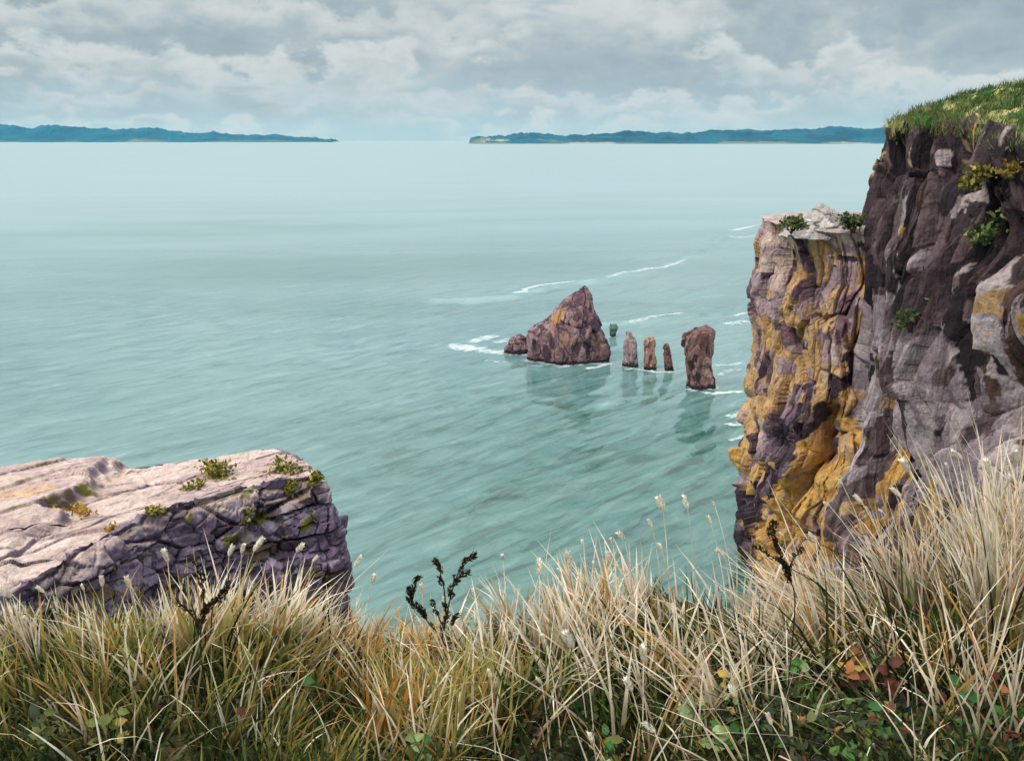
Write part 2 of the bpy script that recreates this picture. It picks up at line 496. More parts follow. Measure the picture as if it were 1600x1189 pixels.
def patchcol(P, scale, seed, pal, warp=.5, mixfine=.0):
    Q = P / np.asarray(scale)
    Q = Q + warp * .3 * np.stack([fbm(Q * 1.1 + 3.1, seed + 1, 2), fbm(Q * 1.1 + 17.7, seed + 2, 2), fbm(Q * 1.1 + 9.2, seed + 3, 2)], -1)
    Q = Q + .10 * np.stack([fbm(P / .45, seed + 4, 3), fbm(P / .45 + 7.7, seed + 5, 3), fbm(P / .45 + 3.3, seed + 6, 3)], -1)
    f1, f2, cid = cells(Q, seed)
    r = rnd01(cid * np.uint32(2654435761) + np.uint32(991))
    return palette_pick(r, pal)

def cells_v(P, seed, jitter=.9):
    """like cells() but also gives the offset from the cell's own centre"""
    shp = P.shape[:-1]
    P = P.reshape(-1, 3)
    I = np.floor(P).astype(np.int64)
    n = len(P)
    f1 = np.full(n, 9.0); f2 = np.full(n, 9.0); cid = np.zeros(n, np.uint32); off = np.zeros((n, 3))
    for dx in (-1, 0, 1):
        for dy in (-1, 0, 1):
            for dz in (-1, 0, 1):
                J = I + np.array([dx, dy, dz])
                h = _h(J[:, 0], J[:, 1], J[:, 2], seed)
                o = np.stack([P[:, 0] - J[:, 0] - .5 - jitter * (rnd01(h) - .5),
                              P[:, 1] - J[:, 1] - .5 - jitter * (rnd01(h * np.uint32(2654435761) + np.uint32(77)) - .5),
                              P[:, 2] - J[:, 2] - .5 - jitter * (rnd01((h ^ np.uint32(0x9e3779b9)) * np.uint32(2246822519)) - .5)], -1)
                d = np.sqrt((o * o).sum(-1))
                c = d < f1
                f2 = np.where(c, f1, np.minimum(f2, d))
                cid = np.where(c, h, cid)
                off[c] = o[c]
                f1 = np.where(c, d, f1)
    return f1.reshape(shp), f2.reshape(shp), cid.reshape(shp), off.reshape(shp + (3,))

WARPK = .45

def blocks(P, scale, seed, amp, crack, cw=.12, warp=.25, tilt=.9, jit=.9):
    """broken rock: each cell is a flat facet with its own tilt and stand, parted by cracks"""
    Q = P / np.asarray(scale)
    Q = Q + warp * WARPK * np.stack([noise(Q * .7 + 5.1, seed + 7), noise(Q * .7 + 11.7, seed + 8), noise(Q * .7 + 2.2, seed + 9)], -1)
    f1, f2, cid, off = cells_v(Q, seed, jit)
    r = rnd01(cid * np.uint32(2654435761) + np.uint32(313)) - .5
    g = np.stack([rnd01(cid * np.uint32(747796405) + np.uint32(11 + k * 97)) - .5 for k in range(3)], -1)
    e = f2 - f1
    deep = rnd01(cid * np.uint32(277803737) + np.uint32(5))
    return amp * (r * .8 + tilt * (g * off * np.array([1, 1, .45])).sum(-1)) - crack * (1 - sstep(0, cw, e)) * (.35 + .65 * deep)

def fit_left(G, rows, sil, wcol, it=4, win=49):
    """shift rows sideways so that the rock's left outline lies where the photograph has it"""
    sil = np.array(sorted(sil, key=lambda p: p[1]), float)
    for _ in range(it):
        u, v = project(G[:rows])
        k = u.argmin(1); r = np.arange(rows)
        um, vm = u[r, k], v[r, k]
        dep = G[r, k, 1] * CP - (G[r, k, 2] - H) * SP
        dlt = (np.interp(vm, sil[:, 1], sil[:, 0]) - um) / FPX * dep
        ker = np.ones(win) / win
        dlt = np.convolve(np.pad(dlt, win // 2, mode='edge'), ker, 'valid')
        dd = np.concatenate([dlt, np.full(len(G) - rows, dlt[-1])])
        G[..., 0] += dd[:, None] * wcol
    return G

def superell(nu, e, asp=1.0, front=1.0):
    """unit superellipse sampled evenly along its outline, denser by front on the side towards the viewer"""
    th = np.linspace(0, 2 * np.pi, 20001)
    ct, st = np.cos(th), np.sin(th)
    sx = np.sign(ct) * np.abs(ct) ** e; sy = np.sign(st) * np.abs(st) ** e
    w = np.hypot(np.diff(sx), np.diff(sy) * asp) * np.where((sy[1:] < .35) & (sx[1:] < .6), front, 1)
    cw = np.concatenate([[0], np.cumsum(w)]); cw /= cw[-1]
    t = np.linspace(0, 1, nu, endpoint=False)
    return np.interp(t, cw, sx), np.interp(t, cw, sy)

SR = lambda *c: lin(*c)

# ------------------------------------------------------------------ ochre cliff
def build_ochre_cliff():
    Y0 = 60.0
    sil = [(1188, 362), (1178, 395), (1172, 440), (1167, 485), (1178, 520), (1171, 560), (1163, 600), (1166, 640), (1153, 675), (1146, 715), (1152, 770), (1149, 800), (1148, 850), (1166, 900), (1160, 960), (1130, 1040), (1120, 1100)]
    W = np.array([at_y(x, y, Y0) for x, y in sil])
    zt = 29.3
    nu, nv, nc = 480, 360, 46
    z = np.linspace(-2, zt, nv)
    XL = np.interp(z, W[::-1, 2], W[::-1, 0])
    XR = np.full_like(z, at_y(1440, 360, Y0)[0]) + 6
    sx, sy = superell(nu, .62, .8, 2.2)
    a = (XR - XL) / 2; cx = (XR + XL) / 2
    b = 8 + 1.2 * (zt - z) / zt
    G = np.zeros((nv + nc, nu, 3))
    G[:nv, :, 0] = cx[:, None] + a[:, None] * sx
    G[:nv, :, 1] = Y0 + 4.5 + b[:, None] * sy
    G[:nv, :, 2] = z[:, None]
    s = np.linspace(0, 1, nc + 1)[1:]
    cen = np.array([cx[-1], Y0 + 4.5, zt])
    for i, q in enumerate(s):
        R = G[nv - 1] + (cen - G[nv - 1]) * min(q, .99)
        R[:, 2] = zt + .55 * math.sin(q * 1.5)
        G[nv + i] = R
    Nn = grid_normals(G, True)
    kx = int(sx.argmax())
    if Nn[nv // 2, kx, 0] < 0: Nn = -Nn
    P = G.copy()
    d = blocks(P, (4.2, 4.2, 12), 101, 1.7, .7, .07, .12, 1.1) + blocks(P, (1.9, 1.9, 5.0), 102, .8, .3, .08, .12, 1.3) \
        + blocks(P, (1.5, 1.5, 26), 106, .35, .65, .10, .06) + blocks(P, (.75, .75, 2.2), 103, .14, .06, .10, .15, 1.6) + .12 * fbm(P / np.array([1.0, 1.0, 1.6]), 104, 4)
    u, v = project(P)
    # the black cleft that runs down to the left across the face
    cle = np.array([[1285, 640], [1265, 668], [1235, 690], [1205, 745], [1185, 775], [1165, 830], [1160, 890]])
    dc = poly_dist(np.stack([u, v], -1), cle)
    d -= 2.8 * np.exp(-(dc / 13) ** 2)
    cle2 = np.array([[1310, 470], [1290, 520], [1275, 560]])
    d -= 1.2 * np.exp(-(poly_dist(np.stack([u, v], -1), cle2) / 9) ** 2)
    cle3 = np.array([[1232, 650], [1222, 690], [1215, 720]])
    d -= 2.4 * np.exp(-(poly_dist(np.stack([u, v], -1), cle3) / 17) ** 2)
    top = np.zeros(nv + nc); top[nv:] = 1
    rowi = np.arange(nv + nc)
    d = d * (.18 + .82 * np.clip((nv - 1 - rowi) / 22.0, 0, 1))[:, None]
    low = np.clip(Nn[..., 2], 0, 1)
    G = G + Nn * d[..., None] * np.where(low > .5, .5, 1)[..., None]
    G = fit_left(G, nv, sil, np.ones(nu))
    u, v = project(G)
    # colours of the stone itself
    och = np.clip(sstep(430, 640, v) * .9 + .25 + .5 * fbm(P / 5, 110, 2), .05, 1.2)
    mau = 1.0 + 0 * v
    fam = fbm(P / np.array([2.6, 2.6, 6.0]) + 4.4, 128, 2) + .25
    och = och * (.45 + 1.1 * np.exp(-((u - 1258) / 75) ** 2))
    och = och * np.clip(.25 + 3.2 * sstep(-.1, .35, fam), .2, 3)
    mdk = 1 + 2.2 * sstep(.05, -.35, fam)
    ban = 1 - sstep(370, 425, v + 22 * noise(P / 2.2, 117))      # weathered pale band under the rim
    pal = [(och * 1.6, SR(186, 147, 104)), (och * och * .7 * sstep(600, 760, v), SR(194, 152, 86)), (och * .6, SR(184, 150, 114)),
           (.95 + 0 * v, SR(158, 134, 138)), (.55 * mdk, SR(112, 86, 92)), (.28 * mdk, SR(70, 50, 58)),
           (.35 + 2.6 * ban, SR(196, 170, 160)), (.9 * ban, SR(168, 142, 138))]
    c = patchcol(P, (1.5, 1.5, 3.6), 120, pal, .22)
    c2 = patchcol(P, (.55, .55, 1.4), 121, pal, .3)
    # clefts and foot darkened in the rock colour, standing in for shade
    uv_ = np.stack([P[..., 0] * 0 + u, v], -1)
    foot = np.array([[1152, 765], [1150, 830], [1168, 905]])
    cleft_dist = np.minimum(np.minimum(poly_dist(uv_, cle), poly_dist(uv_, cle3) * .8), poly_dist(uv_, foot) * .75) + 16 * fbm(P / 1.3, 126, 3)
    shade_col = patchcol(P, (.5, .5, 1.1), 127, [(1, SR(48, 38, 44)), (1, SR(66, 52, 60)), (.4, SR(104, 86, 96))], .5)
    k = (noise(P / 1.3, 122) > .2)[..., None]
    c = np.where(k, c2, c)
    c = np.where((cleft_dist < 13)[..., None], shade_col, c)
    c = c * (1 + .16 * fbm(P / .7, 123, 3))[..., None]
    tp = (low > .75)[..., None] & (v < 400)[..., None]
    c = np.where(tp, SR(172, 152, 146) * (1 + .25 * fbm(P / 1.2, 125, 3))[..., None], c)
    F = grid_faces(nv + nc, nu, True)
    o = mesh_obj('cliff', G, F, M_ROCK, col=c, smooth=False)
    tag(o, 'ochre and mauve cliff with flat pale top rising from the sea', 'cliff')
    return o, zt
ochre, OCH_Z = build_ochre_cliff()

# ------------------------------------------------------------------ big dark cliff with grass on it
def build_big_cliff():
    vis = [(1381, 197, 50), (1412, 196, 47.5), (1450, 195, 45.5), (1495, 198, 43), (1540, 207, 40.5), (1600, 222, 37), (1700, 245, 33), (1850, 270, 29), (2100, 300, 25)]
    rim = [at_y(*p) for p in vis]
    rim += [np.array([44, 18, 34.0]), np.array([62, 30, 36.0]), np.array([66, 66, 38.5]), np.array([46, 74, 38.6]), at_y(1425, 196, 64), at_y(1396, 196, 55)]
    dens = [3.0, 2.6, 2.4, 2.4, 2.8, 2.0, 1, .7, .5, .4, .3, .3, .5, 2.2, 4.0]
    nu, nv, nc = 700, 350, 70
    L0 = catmull(np.array(rim), nu, True, dens)
    t = np.linspace(0, 1, nv)
    Yr = 50.0
    sil = [(1385, 190), (1377, 225), (1372, 270), (1351, 300), (1343, 350), (1340, 400), (1336, 480), (1332, 560), (1316, 620), (1306, 740), (1290, 800), (1272, 900), (1240, 1060)]
    W = np.array([at_y(x, y, Yr) for x, y in sil])
    G = np.zeros((nv + nc, nu, 3))
    x0 = L0[:, 0].min()
    wl = np.exp(-((L0[:, 0] - x0) / 11.0) ** 2) * (L0[:, 1] < 62)
    cen = np.array([44.0, 50.0])
    for i, q in enumerate(t):
        zr = L0[:, 2]
        zz = -2 + (zr + 2) * q
        xl = np.interp(zz, W[::-1, 2], W[::-1, 0]) - W[0, 0]
        G[i, :, 0] = L0[:, 0] + xl * wl
        drop = zr - zz
        G[i, :, 1] = L0[:, 1] - drop * .085 * (L0[:, 1] < 56)
        G[i, :, 2] = zz
    s = np.linspace(0, 1, nc + 1)[1:] ** 1.35
    for i, q in enumerate(s):
        q2 = min(q, .985)
        G[nv + i, :, :2] = L0[:, :2] + (cen - L0[:, :2]) * q2
        crest = 37.5
        hgt = 1 - (1 - min(q2 * 2.3, 1)) ** 2
        G[nv + i, :, 2] = L0[:, 2] + (crest - L0[:, 2]) * hgt + .35 * math.sin(min(q2 * 9, 3.14))
    Nn = grid_normals(G, True)
    mid = nv // 2
    if Nn[mid, 10] @ np.array([-.5, -.8, 0]) < 0: Nn = -Nn
    P = G.copy()
    u, v = project(P)
    d = blocks(P, (3.2, 3.2, 17), 201, 2.0, .8, .07, .10, 1.1) + blocks(P, (1.5, 1.5, 5.5), 202, .85, .32, .08, .12, 1.5) \
        + blocks(P, (1.2, 1.2, 30), 207, .45, .85, .11, .06) + blocks(P, (.6, .6, 2.4), 203, .14, .06, .10, .15, 1.6) + .12 * fbm(P / np.array([.9, .9, 1.8]), 204, 4)
    e2 = ((u - 1568) / 62) ** 2 + ((v - 655) / 95) ** 2
    d -= 4.6 * np.exp(-e2 ** 1.5)
    e3 = ((u - 1560) / 45) ** 2 + ((v - 385) / 60) ** 2
    d -= 2.2 * np.exp(-e3 ** 1.5)
    e4 = ((u - 1495) / 20) ** 2 + ((v - 310) / 70) ** 2
    d -= 1.2 * np.exp(-e4)
    # ledge below the dark hollow swelling out
    d += 1.6 * np.exp(-(((u - 1440) / 40) ** 2 + ((v - 560) / 120) ** 2))
    row = np.arange(nv + nc)
    fade = .42 * (row < nv + 2) + .58 * np.clip((nv - 2 - row) / 12.0, 0, 1)
    d = d * fade[:, None]
    capn = np.where(row >= nv, 1.0, 0)[:, None] * (.38 * fbm(P / 2.6, 205, 4) + .22 * fbm(P / .8, 206, 3))
    G = G + Nn * d[..., None]
    G[..., 2] += capn
    G = fit_left(G, nv, sil, np.maximum(wl, 0)[None, :], 4)
    # stone
    dark = np.clip(1.7 - 1.3 * sstep(430, 620, v) + .9 * sstep(1490, 1570, u) * sstep(560, 600, v) + .5 * fbm(P / 5, 210, 2), .1, 2.4)  # also darkens the lower right hollow, its shade put into the rock colour
    och = np.clip(sstep(560, 720, v) * (1 - sstep(1390, 1470, u)) + .6 * (1 - sstep(240, 300, v + 20 * noise(P / 3, 219))) * .35 + .25 * sstep(.25, .6, fbm(P / 3, 211, 2)), 0, 1.5)
    lil = np.clip(sstep(420, 560, v) + .12, 0, 1.2) * np.clip(.4 + 2.4 * sstep(-.25, .3, fbm(P / np.array([2.5, 2.5, 5]), 214, 2)), .3, 2)
    pal = [(dark * 1.0, SR(44, 34, 38)), (dark * .95, SR(68, 54, 58)), (.55 + 0 * v, SR(98, 80, 82)), (lil * .8, SR(134, 118, 124)),
           (lil * .5, SR(160, 146, 148)), (och * 1.1, SR(188, 142, 76)), (och * .8, SR(166, 134, 96)), (.10 + 0 * v, SR(176, 160, 158)),
           (.18 * dark, SR(86, 64, 56))]
    c = patchcol(P, (1.2, 1.2, 4.6), 220, pal, .2)
    c2 = patchcol(P, (.5, .5, 1.7), 221, pal, .3)
    c = np.where((noise(P / np.array([1, 1, 1.8]), 222) > .14)[..., None], c2, c)
    c = c * (1 + .18 * fbm(P / .7, 223, 3))[..., None]
    # rock / turf split along a ragged line below the rim
    hang = .8 + 4.5 * np.clip(fbm(np.stack([G[..., 0] / 2.0, G[..., 1] / 2.0, 0 * u], -1), 230, 3) + .3, 0, 1.2)
    hr = hang[nv - 1] * 1.0
    F = grid_faces(nv + nc, nu, True)
    fr = F[:, 0] // nu; fu = F[:, 0] % nu
    is_cap = fr > nv - hr[fu]
    def part(sel, name, mat, col, parent=None):
        f = F[sel]; ids, inv = np.unique(f, return_inverse=True)
        return mesh_obj(name, G.reshape(-1, 3)[ids], inv.reshape(f.shape), mat, parent, col.reshape(-1, 3)[ids], smooth=name != 'cliff')
    o = part(~is_cap, 'cliff', M_ROCK, c)
    tag(o, 'tall dark purple brown cliff with a grassy cap at the right', 'cliff')
    gp = [(1.0, SR(62, 84, 34)), (1.0, SR(44, 92, 36)), (.7, SR(96, 104, 44)), (.5, SR(150, 146, 88)), (.5, SR(38, 56, 28)), (.18, SR(112, 84, 52)), (.25, SR(178, 168, 112))]
    cc = patchcol(P, (1.8, 2.4, 1.0), 240, gp, .7)
    c2 = patchcol(P, (.6, .6, .5), 241, gp, .7)
    cc = np.where((noise(P / .7, 242) > 0)[..., None], c2, cc)
    cap = part(is_cap, 'grass_cap', M_TURF, cc, o)
    # tufts of grass standing on the cap and hanging over the rim
    Gf = G.reshape(-1, 3)
    cand = np.nonzero(((row >= nv - 6) & (row < nv + 52))[:, None].repeat(nu, 1).ravel())[0]
    up, vp = project(Gf[cand])
    k = (up > 1350) & (up < 1720) & (vp < 330) & (Gf[cand, 1] < 72)
    cand = cand[k]
    n = 15000
    pick = rng.choice(cand, n)
    B = Gf[pick] + rng.normal(0, .12, (n, 3)) * np.array([1, 1, .15])
    rr = pick // nu
    col = palette_pick(rng.random(n), [(1.0, SR(60, 84, 32)), (1.0, SR(38, 80, 32)), (.4, SR(104, 110, 48)), (.6, SR(34, 56, 26)), (.2, SR(152, 150, 84))])
    pale = sstep(.15, .5, fbm(B / np.array([3, 3, 2.0]), 250, 2))[:, None]
    edge = np.clip((nv + 9 - rr) / 14.0, 0, 1)[:, None]
    mixp = np.clip(pale * .75 + edge * .55 * rng.random((n, 1)) * 1.4, 0, 1)
    col = col * (1 - mixp) + SR(182, 172, 112) * mixp
    bl, fc, cl = blades(B, rng.uniform(.12, .34, n) * (1 + .8 * sstep(.1, .5, fbm(B / 1.2, 255, 2))), rng.uniform(0, 6.28, n), rng.uniform(.2, .9, n), rng.uniform(.03, .07, n), col * .8, col, 2)
    mesh_obj('turf_tuft', bl, fc, M_GRASS, o, cl)['kind'] = 'stuff'
    return o, G, nv

def blades(B, hgt, ang, lean, wid, cb, ct, S=4, droop=None, yaw=None):
    """curved, tapering leaf strips. B (n,3) roots"""
    n = len(B)
    t = np.linspace(0, 1, S + 1)
    droop = np.zeros(n) if droop is None else droop
    dirx = np.stack([np.cos(ang), np.sin(ang), 0 * ang], -1)
    yaw = rng.uniform(0, 2 * np.pi, n) if yaw is None else yaw
    wv = np.stack([np.cos(yaw), np.sin(yaw), 0 * yaw], -1)
    out = np.zeros((n, S + 1, 2, 3)); col = np.zeros((n, S + 1, 2, 3))
    for i, q in enumerate(t):
        hor = hgt * (lean * (.55 * q + .45 * q * q) + droop * q ** 3 * .8)
        ver = hgt * (q * np.sqrt(np.maximum(.15, 1 - (lean * .6) ** 2)) - droop * .75 * q ** 3)
        p = B + dirx * hor[:, None] + np.array([0, 0, 1.0]) * ver[:, None]
        w = wid * (1 - q) ** .7 * (.55 + .9 * min(q * 2.5, .5)) + .0004
        out[:, i, 0] = p - wv * (w / 2)[:, None]
        out[:, i, 1] = p + wv * (w / 2)[:, None]
        k = min(1.0, (q * 1.25) ** 1.25)
        col[:, i] = (cb * (1 - k) + ct * k)[:, None, :]
    idx = np.arange(n)[:, None] * (2 * (S + 1)) + np.arange(S)[None, :] * 2
    F = np.stack([idx, idx + 1, idx + 3, idx + 2], -1).reshape(-1, 4)
    return out.reshape(-1, 3), F, col.reshape(-1, 3)

big, BIG_G, BIG_NV = build_big_cliff()

# ------------------------------------------------------------------ left slab rock
def build_slab():
    zt = 20.0
    fr = [(-330, 1160), (-120, 1000), (30, 922), (125, 862), (245, 802), (370, 768), (470, 748), (500, 742)]
    bk = [(478, 722), (430, 702), (320, 716), (215, 730), (100, 738), (0, 752), (-200, 782), (-420, 830)]
    loop = [at_z(x, y, zt) for x, y in fr + bk]
    dens = [1.2, 1.8, 2.2, 2.2, 2.2, 2.2, 1.4, 1.2, 1.2, 1.5, 1.5, 1.2, 1, .7, .5, .5]
    nu, nv, nc = 520, 240, 110
    L0 = catmull(np.array(loop), nu, True, dens)
    tg = np.roll(L0, -1, 0) - np.roll(L0, 1, 0)
    nm = np.stack([tg[:, 1], -tg[:, 0]], -1)
    nm /= np.linalg.norm(nm, axis=1)[:, None]
    ctr = L0[:, :2].mean(0)
    if ((L0[:, :2] - ctr) * nm).sum() < 0: nm = -nm
    for _ in range(12):
        nm = (np.roll(nm, 1, 0) + nm + np.roll(nm, -1, 0)) / 3
    A = np.array(at_z(-300, 930, zt)[:2]); Bp = np.array(at_z(455, 728, zt)[:2])
    ab = Bp - A
    sp = A + np.clip(((L0[:, :2] - A) @ ab) / (ab @ ab), 0, 1)[:, None] * ab
    G = np.zeros((nv + nc, nu, 3))
    q = np.linspace(0, 1, nv) ** .72
    for i, t in enumerate(q):
        z = -2 + (zt + 2) * t
        dz = zt - z
        flare = interp(dz, [0, .4, 1.2, 2.7, 4.5, 6.5, 9, 22], [-.15, .15, .45, .95, 1.0, .9, 1.3, 3.5])
        G[i, :, :2] = L0[:, :2] + nm * flare
        G[i, :, 2] = z
    s = np.linspace(0, 1, nc + 1)[1:]
    for i, t in enumerate(s):
        G[nv + i, :, :2] = L0[:, :2] + (sp - L0[:, :2]) * t * .995
        G[nv + i, :, 2] = zt
    Nn = grid_normals(G, True)
    if Nn[nv + nc // 2, 0, 2] < 0: Nn = -Nn
    P = G.copy()
    u, v = project(P)
    ax = ab / np.linalg.norm(ab)
    al = (P[..., :2] - A) @ ax
    ac = (P[..., :2] - A) @ np.array([-ax[1], ax[0]])
    Q = np.stack([al, ac, P[..., 2]], -1)
    face = blocks(Q, (2.3, 2.0, 1.1), 301, .75, .5, .09, .10, .7, .55) + blocks(Q, (1.0, 1.0, .62), 302, .26, .18, .10, .14, .9, .7) \
        + .2 * fbm(Q / 1.1, 303, 4)
    topd = blocks(Q * np.array([1, 1, .2]), (7.5, 2.2, 3), 305, .22, .22, .04, .25, .4) + blocks(Q * np.array([1, 1, .2]), (2.4, .95, 3), 306, .12, .07, .06, .3, .8) + blocks(Q * np.array([1, 1, .2]), (.8, .4, 3), 311, .05, .03, .1, .3, 1.0) + .04 * fbm(Q / np.array([2.5, .9, 1]), 307, 4)
    row = np.arange(nv + nc)
    tw = np.clip((row - nv + 14) / 22.0, 0, 1)[:, None]
    seaward = sstep(-.5, 2.0, ac * (1 if (np.array(at_z(300, 705, zt)[:2]) - A) @ np.array([-ax[1], ax[0]]) > 0 else -1)) * sstep(zt - 5, zt - 1, P[..., 2])
    G = G + Nn * (face * (1 - tw) * (1 - .8 * seaward))[..., None]
    up = topd * tw
    # the upper bed survives on the landward half and ends in a step
    e = at_z(212, 724, zt)[:2]; e2 = at_z(118, 800, zt)[:2]
    dd = e2 - e; nrm = np.array([-dd[1], dd[0]]); nrm /= np.linalg.norm(nrm)
    if (np.array(at_z(0, 790, zt)[:2]) - e) @ nrm < 0: nrm = -nrm
    sd = (P[..., :2] - e) @ nrm + .9 * fbm(np.stack([P[..., 0] / 2, P[..., 1] / 2, 0 * u], -1), 308, 3)
    bank = sstep(-.1, .5, sd)
    # it keeps to the seaward strip of the top
    mid = sstep(-1.0, 1.0, ac + .8 * noise(Q / 2.5, 309)) if (np.array(at_z(100, 740, zt)[:2]) - A) @ np.array([-ax[1], ax[0]]) > 0 else sstep(-1.0, 1.0, -ac)
    up += .8 * bank * (.35 + .65 * mid) * tw
    # the landward front crumbles down in steps
    G[..., 2] += up
    flat = sstep(.45, .8, grid_normals(G, True)[..., 2] * np.sign(Nn[nv + nc // 2, 0, 2]) * 1.0)
    gn = grid_normals(G, True)
    if gn[nv + nc // 2, 0, 2] < 0: gn = -gn
    flat = sstep(.35, .7, gn[..., 2]) * np.clip((row - nv + 22) / 18.0, 0, 1)[:, None]
    pf = [(1.1, SR(94, 79, 98)), (1.0, SR(114, 99, 118)), (.4, SR(62, 49, 62)), (.4, SR(138, 124, 138)), (.22, SR(94, 78, 66)), (.12, SR(158, 140, 140)), (.16, SR(104, 98, 44))]
    c = patchcol(Q, (1.5, 1.5, .8), 320, pf, .5)
    c2 = patchcol(Q, (.6, .6, .4), 321, pf, .5)
    c = np.where((noise(Q / .8, 322) > .15)[..., None], c2, c)
    pt = [(1.6, SR(202, 178, 168)), (1.0, SR(188, 162, 154)), (.8, SR(212, 188, 178)), (.5, SR(176, 150, 148)), (.14, SR(192, 156, 120)), (.2, SR(150, 124, 126))]
    ctop = patchcol(Q, (2.0, 1.0, .8), 330, pt, .4)
    ctop = ctop * .7 + .3 * patchcol(Q, (.7, .4, .4), 331, pt, .5)
    ctop = ctop * .92
    c = c * (1 - flat[..., None]) + ctop * flat[..., None]
    c = c * (1 + .12 * fbm(P / .5, 333, 3))[..., None]
    F = grid_faces(nv + nc, nu, True)
    o = mesh_obj('rock_promontory', G, F, M_SLAB, col=c, smooth=False)
    tag(o, 'flat topped pink rock slab with purple blocky side, lower left', 'rock')
    return o, G, zt
slab, SLAB_G, SLAB_Z = build_slab()

# ------------------------------------------------------------------ sea stacks
RINGS = []
def tower(name, left, right, py_base, depth_k, seed, pal, nu=150, nv=130, sq=.75, amp=1.0, blk=(1.6, 1.6, 2.4), label='', cat='sea stack', group=None, tilt=0.0, patch=None):
    """left/right: silhouettes from the top down in pixels; stands in the water with its foot at py_base"""
    pb = at_z((left[-1][0] + right[-1][0]) / 2, py_base, 0)
    Y0 = pb[1]
    Lw = np.array([at_y(x, y, Y0) for x, y in left]); Rw = np.array([at_y(x, y, Y0) for x, y in right])
    zt = max(Lw[0, 2], Rw[0, 2])
    z = np.concatenate([[-1.2], np.linspace(-.6, zt, nv - 1)])
    xl = np.interp(z, Lw[::-1, 2], Lw[::-1, 0]); xr = np.interp(z, Rw[::-1, 2], Rw[::-1, 0])
    sx, sy = superell(nu, sq, depth_k)
    a = (xr - xl) / 2; cx = (xr + xl) / 2
    wmax = a.max()
    b = np.maximum(a, wmax * .12) * depth_k
    nc = 14
    G = np.zeros((nv + nc, nu, 3))
    G[:nv, :, 0] = cx[:, None] + a[:, None] * sx
    yc = Y0 + b.max() * .55
    G[:nv, :, 1] = yc + b[:, None] * sy
    G[:nv, :, 2] = z[:, None]
    for i in range(nc):
        q = (i + 1) / nc
        cen = np.array([cx[-1], yc, zt])
        G[nv + i] = G[nv - 1] + (cen - G[nv - 1]) * min(q, .98)
        G[nv + i, :, 2] = zt + .05 * wmax * q
    Nn = grid_normals(G, True)
    if Nn[nv // 3, int(sx.argmax()), 0] < 0: Nn = -Nn
    org = np.array([cx[0], yc, 0.0])
    P = G - org + seed * 3.7
    blk = np.array(blk)
    d = amp * (blocks(P, blk, seed, 1.0, .3, .07, .16, 1.6) + blocks(P, blk * .42, seed + 1, .38, .12, .08, .16, 1.6) + .08 * fbm(P / blk * 2, seed + 2, 4))
    zr_ = np.clip(G[..., 2] / zt, 0, 1.2)
    G[..., 2] += tilt * (G[..., 0] - cx[-1]) * zr_ ** 5
    tz = np.clip((np.arange(nv + nc) - nv + 10) / 10.0, 0, 1)[:, None]
    d = d * (1 - .5 * tz) * (1 - .55 * np.clip(G[..., 2] / zt, 0, 1) * (name == 'sea_stack'))
    G = G + Nn * d[..., None]
    c = patchcol(P, blk * .75 if patch is None else np.array(patch), seed + 5, pal, .6)
    c2 = patchcol(P, blk * .32, seed + 6, pal, .6)
    c = np.where((noise(P / blk * 1.5, seed + 7) > .12)[..., None], c2, c)
    c = c * (1 + .18 * fbm(P / .6, seed + 8, 3))[..., None]
    RINGS.append((G[np.argmin(np.abs(G[:, 0, 2] - .25)), :, :2].copy(), name))
    # tide-wet dark band at the foot
    wet = (1 - sstep(.35, .9, G[..., 2] + .35 * noise(P / .8, seed + 9)))[..., None]
    c = c * (1 - wet) + SR(46, 36, 40) * wet
    o = mesh_obj(name, G - org, grid_faces(nv + nc, nu, True), M_STACK, col=c, smooth=False)
    o.location = tuple(org)
    tag(o, label, cat, group)
    return o

PS = [(1.1, SR(120, 92, 96)), (.9, SR(98, 74, 80)), (.45, SR(142, 110, 100)), (.05, SR(168, 126, 88)), (.5, SR(72, 54, 64)), (.5, SR(140, 116, 120))]
tower('sea_stack', [(911, 453), (898, 462), (880, 476), (862, 494), (848, 507), (834, 518), (826, 530), (826, 548), (831, 566), (830, 572)],
      [(919, 453), (925, 464), (930, 486), (938, 512), (946, 536), (951, 552), (947, 565), (945, 571)], 567, .62, 401, PS, 240, 220,
      .8, .95, (2.6, 2.6, 5.6), label='large leaning triangular brown sea stack with pointed peak in the water', patch=(1.3, 1.3, 2.8))
tower('boulder', [(806, 525), (797, 531), (791, 541), (789, 551), (789, 556)], [(815, 525), (823, 531), (827, 541), (829, 552), (829, 556)], 553, .8, 431, PS, 100, 70,
      .95, .45, (1.5, 1.5, 1.5), label='low round brown boulder against the left foot of the big stack', cat='rock')
GP = 'rock pillars standing in the sea'
tower('rock_pillar', [(980, 520), (976, 533), (974, 552), (974, 574), (975, 578)], [(987, 520), (993, 533), (996, 550), (997, 573), (996, 578)], 574, .8, 441,
      [(1, SR(152, 132, 136)), (.8, SR(136, 112, 112)), (.3, SR(168, 150, 150)), (.2, SR(96, 74, 78))], 90, 110, .65, .34, (1.0, 1.0, 2.2), 'pale grey pointed rock pillar right beside the big sea stack', 'rock pillar', GP)
tower('rock_pillar', [(1011, 528), (1008, 534), (1007, 552), (1006, 578), (1006, 582)], [(1020, 528), (1023, 533), (1025, 552), (1026, 578), (1026, 582)], 579, .8, 451,
      [(1, SR(160, 124, 108)), (.8, SR(140, 108, 100)), (.35, SR(178, 140, 116)), (.25, SR(90, 66, 66))], 90, 110, .5, .34, (1.0, 1.0, 2.2), 'tan straight sided rock pillar, second from the big sea stack', 'rock pillar', GP, tilt=.25)
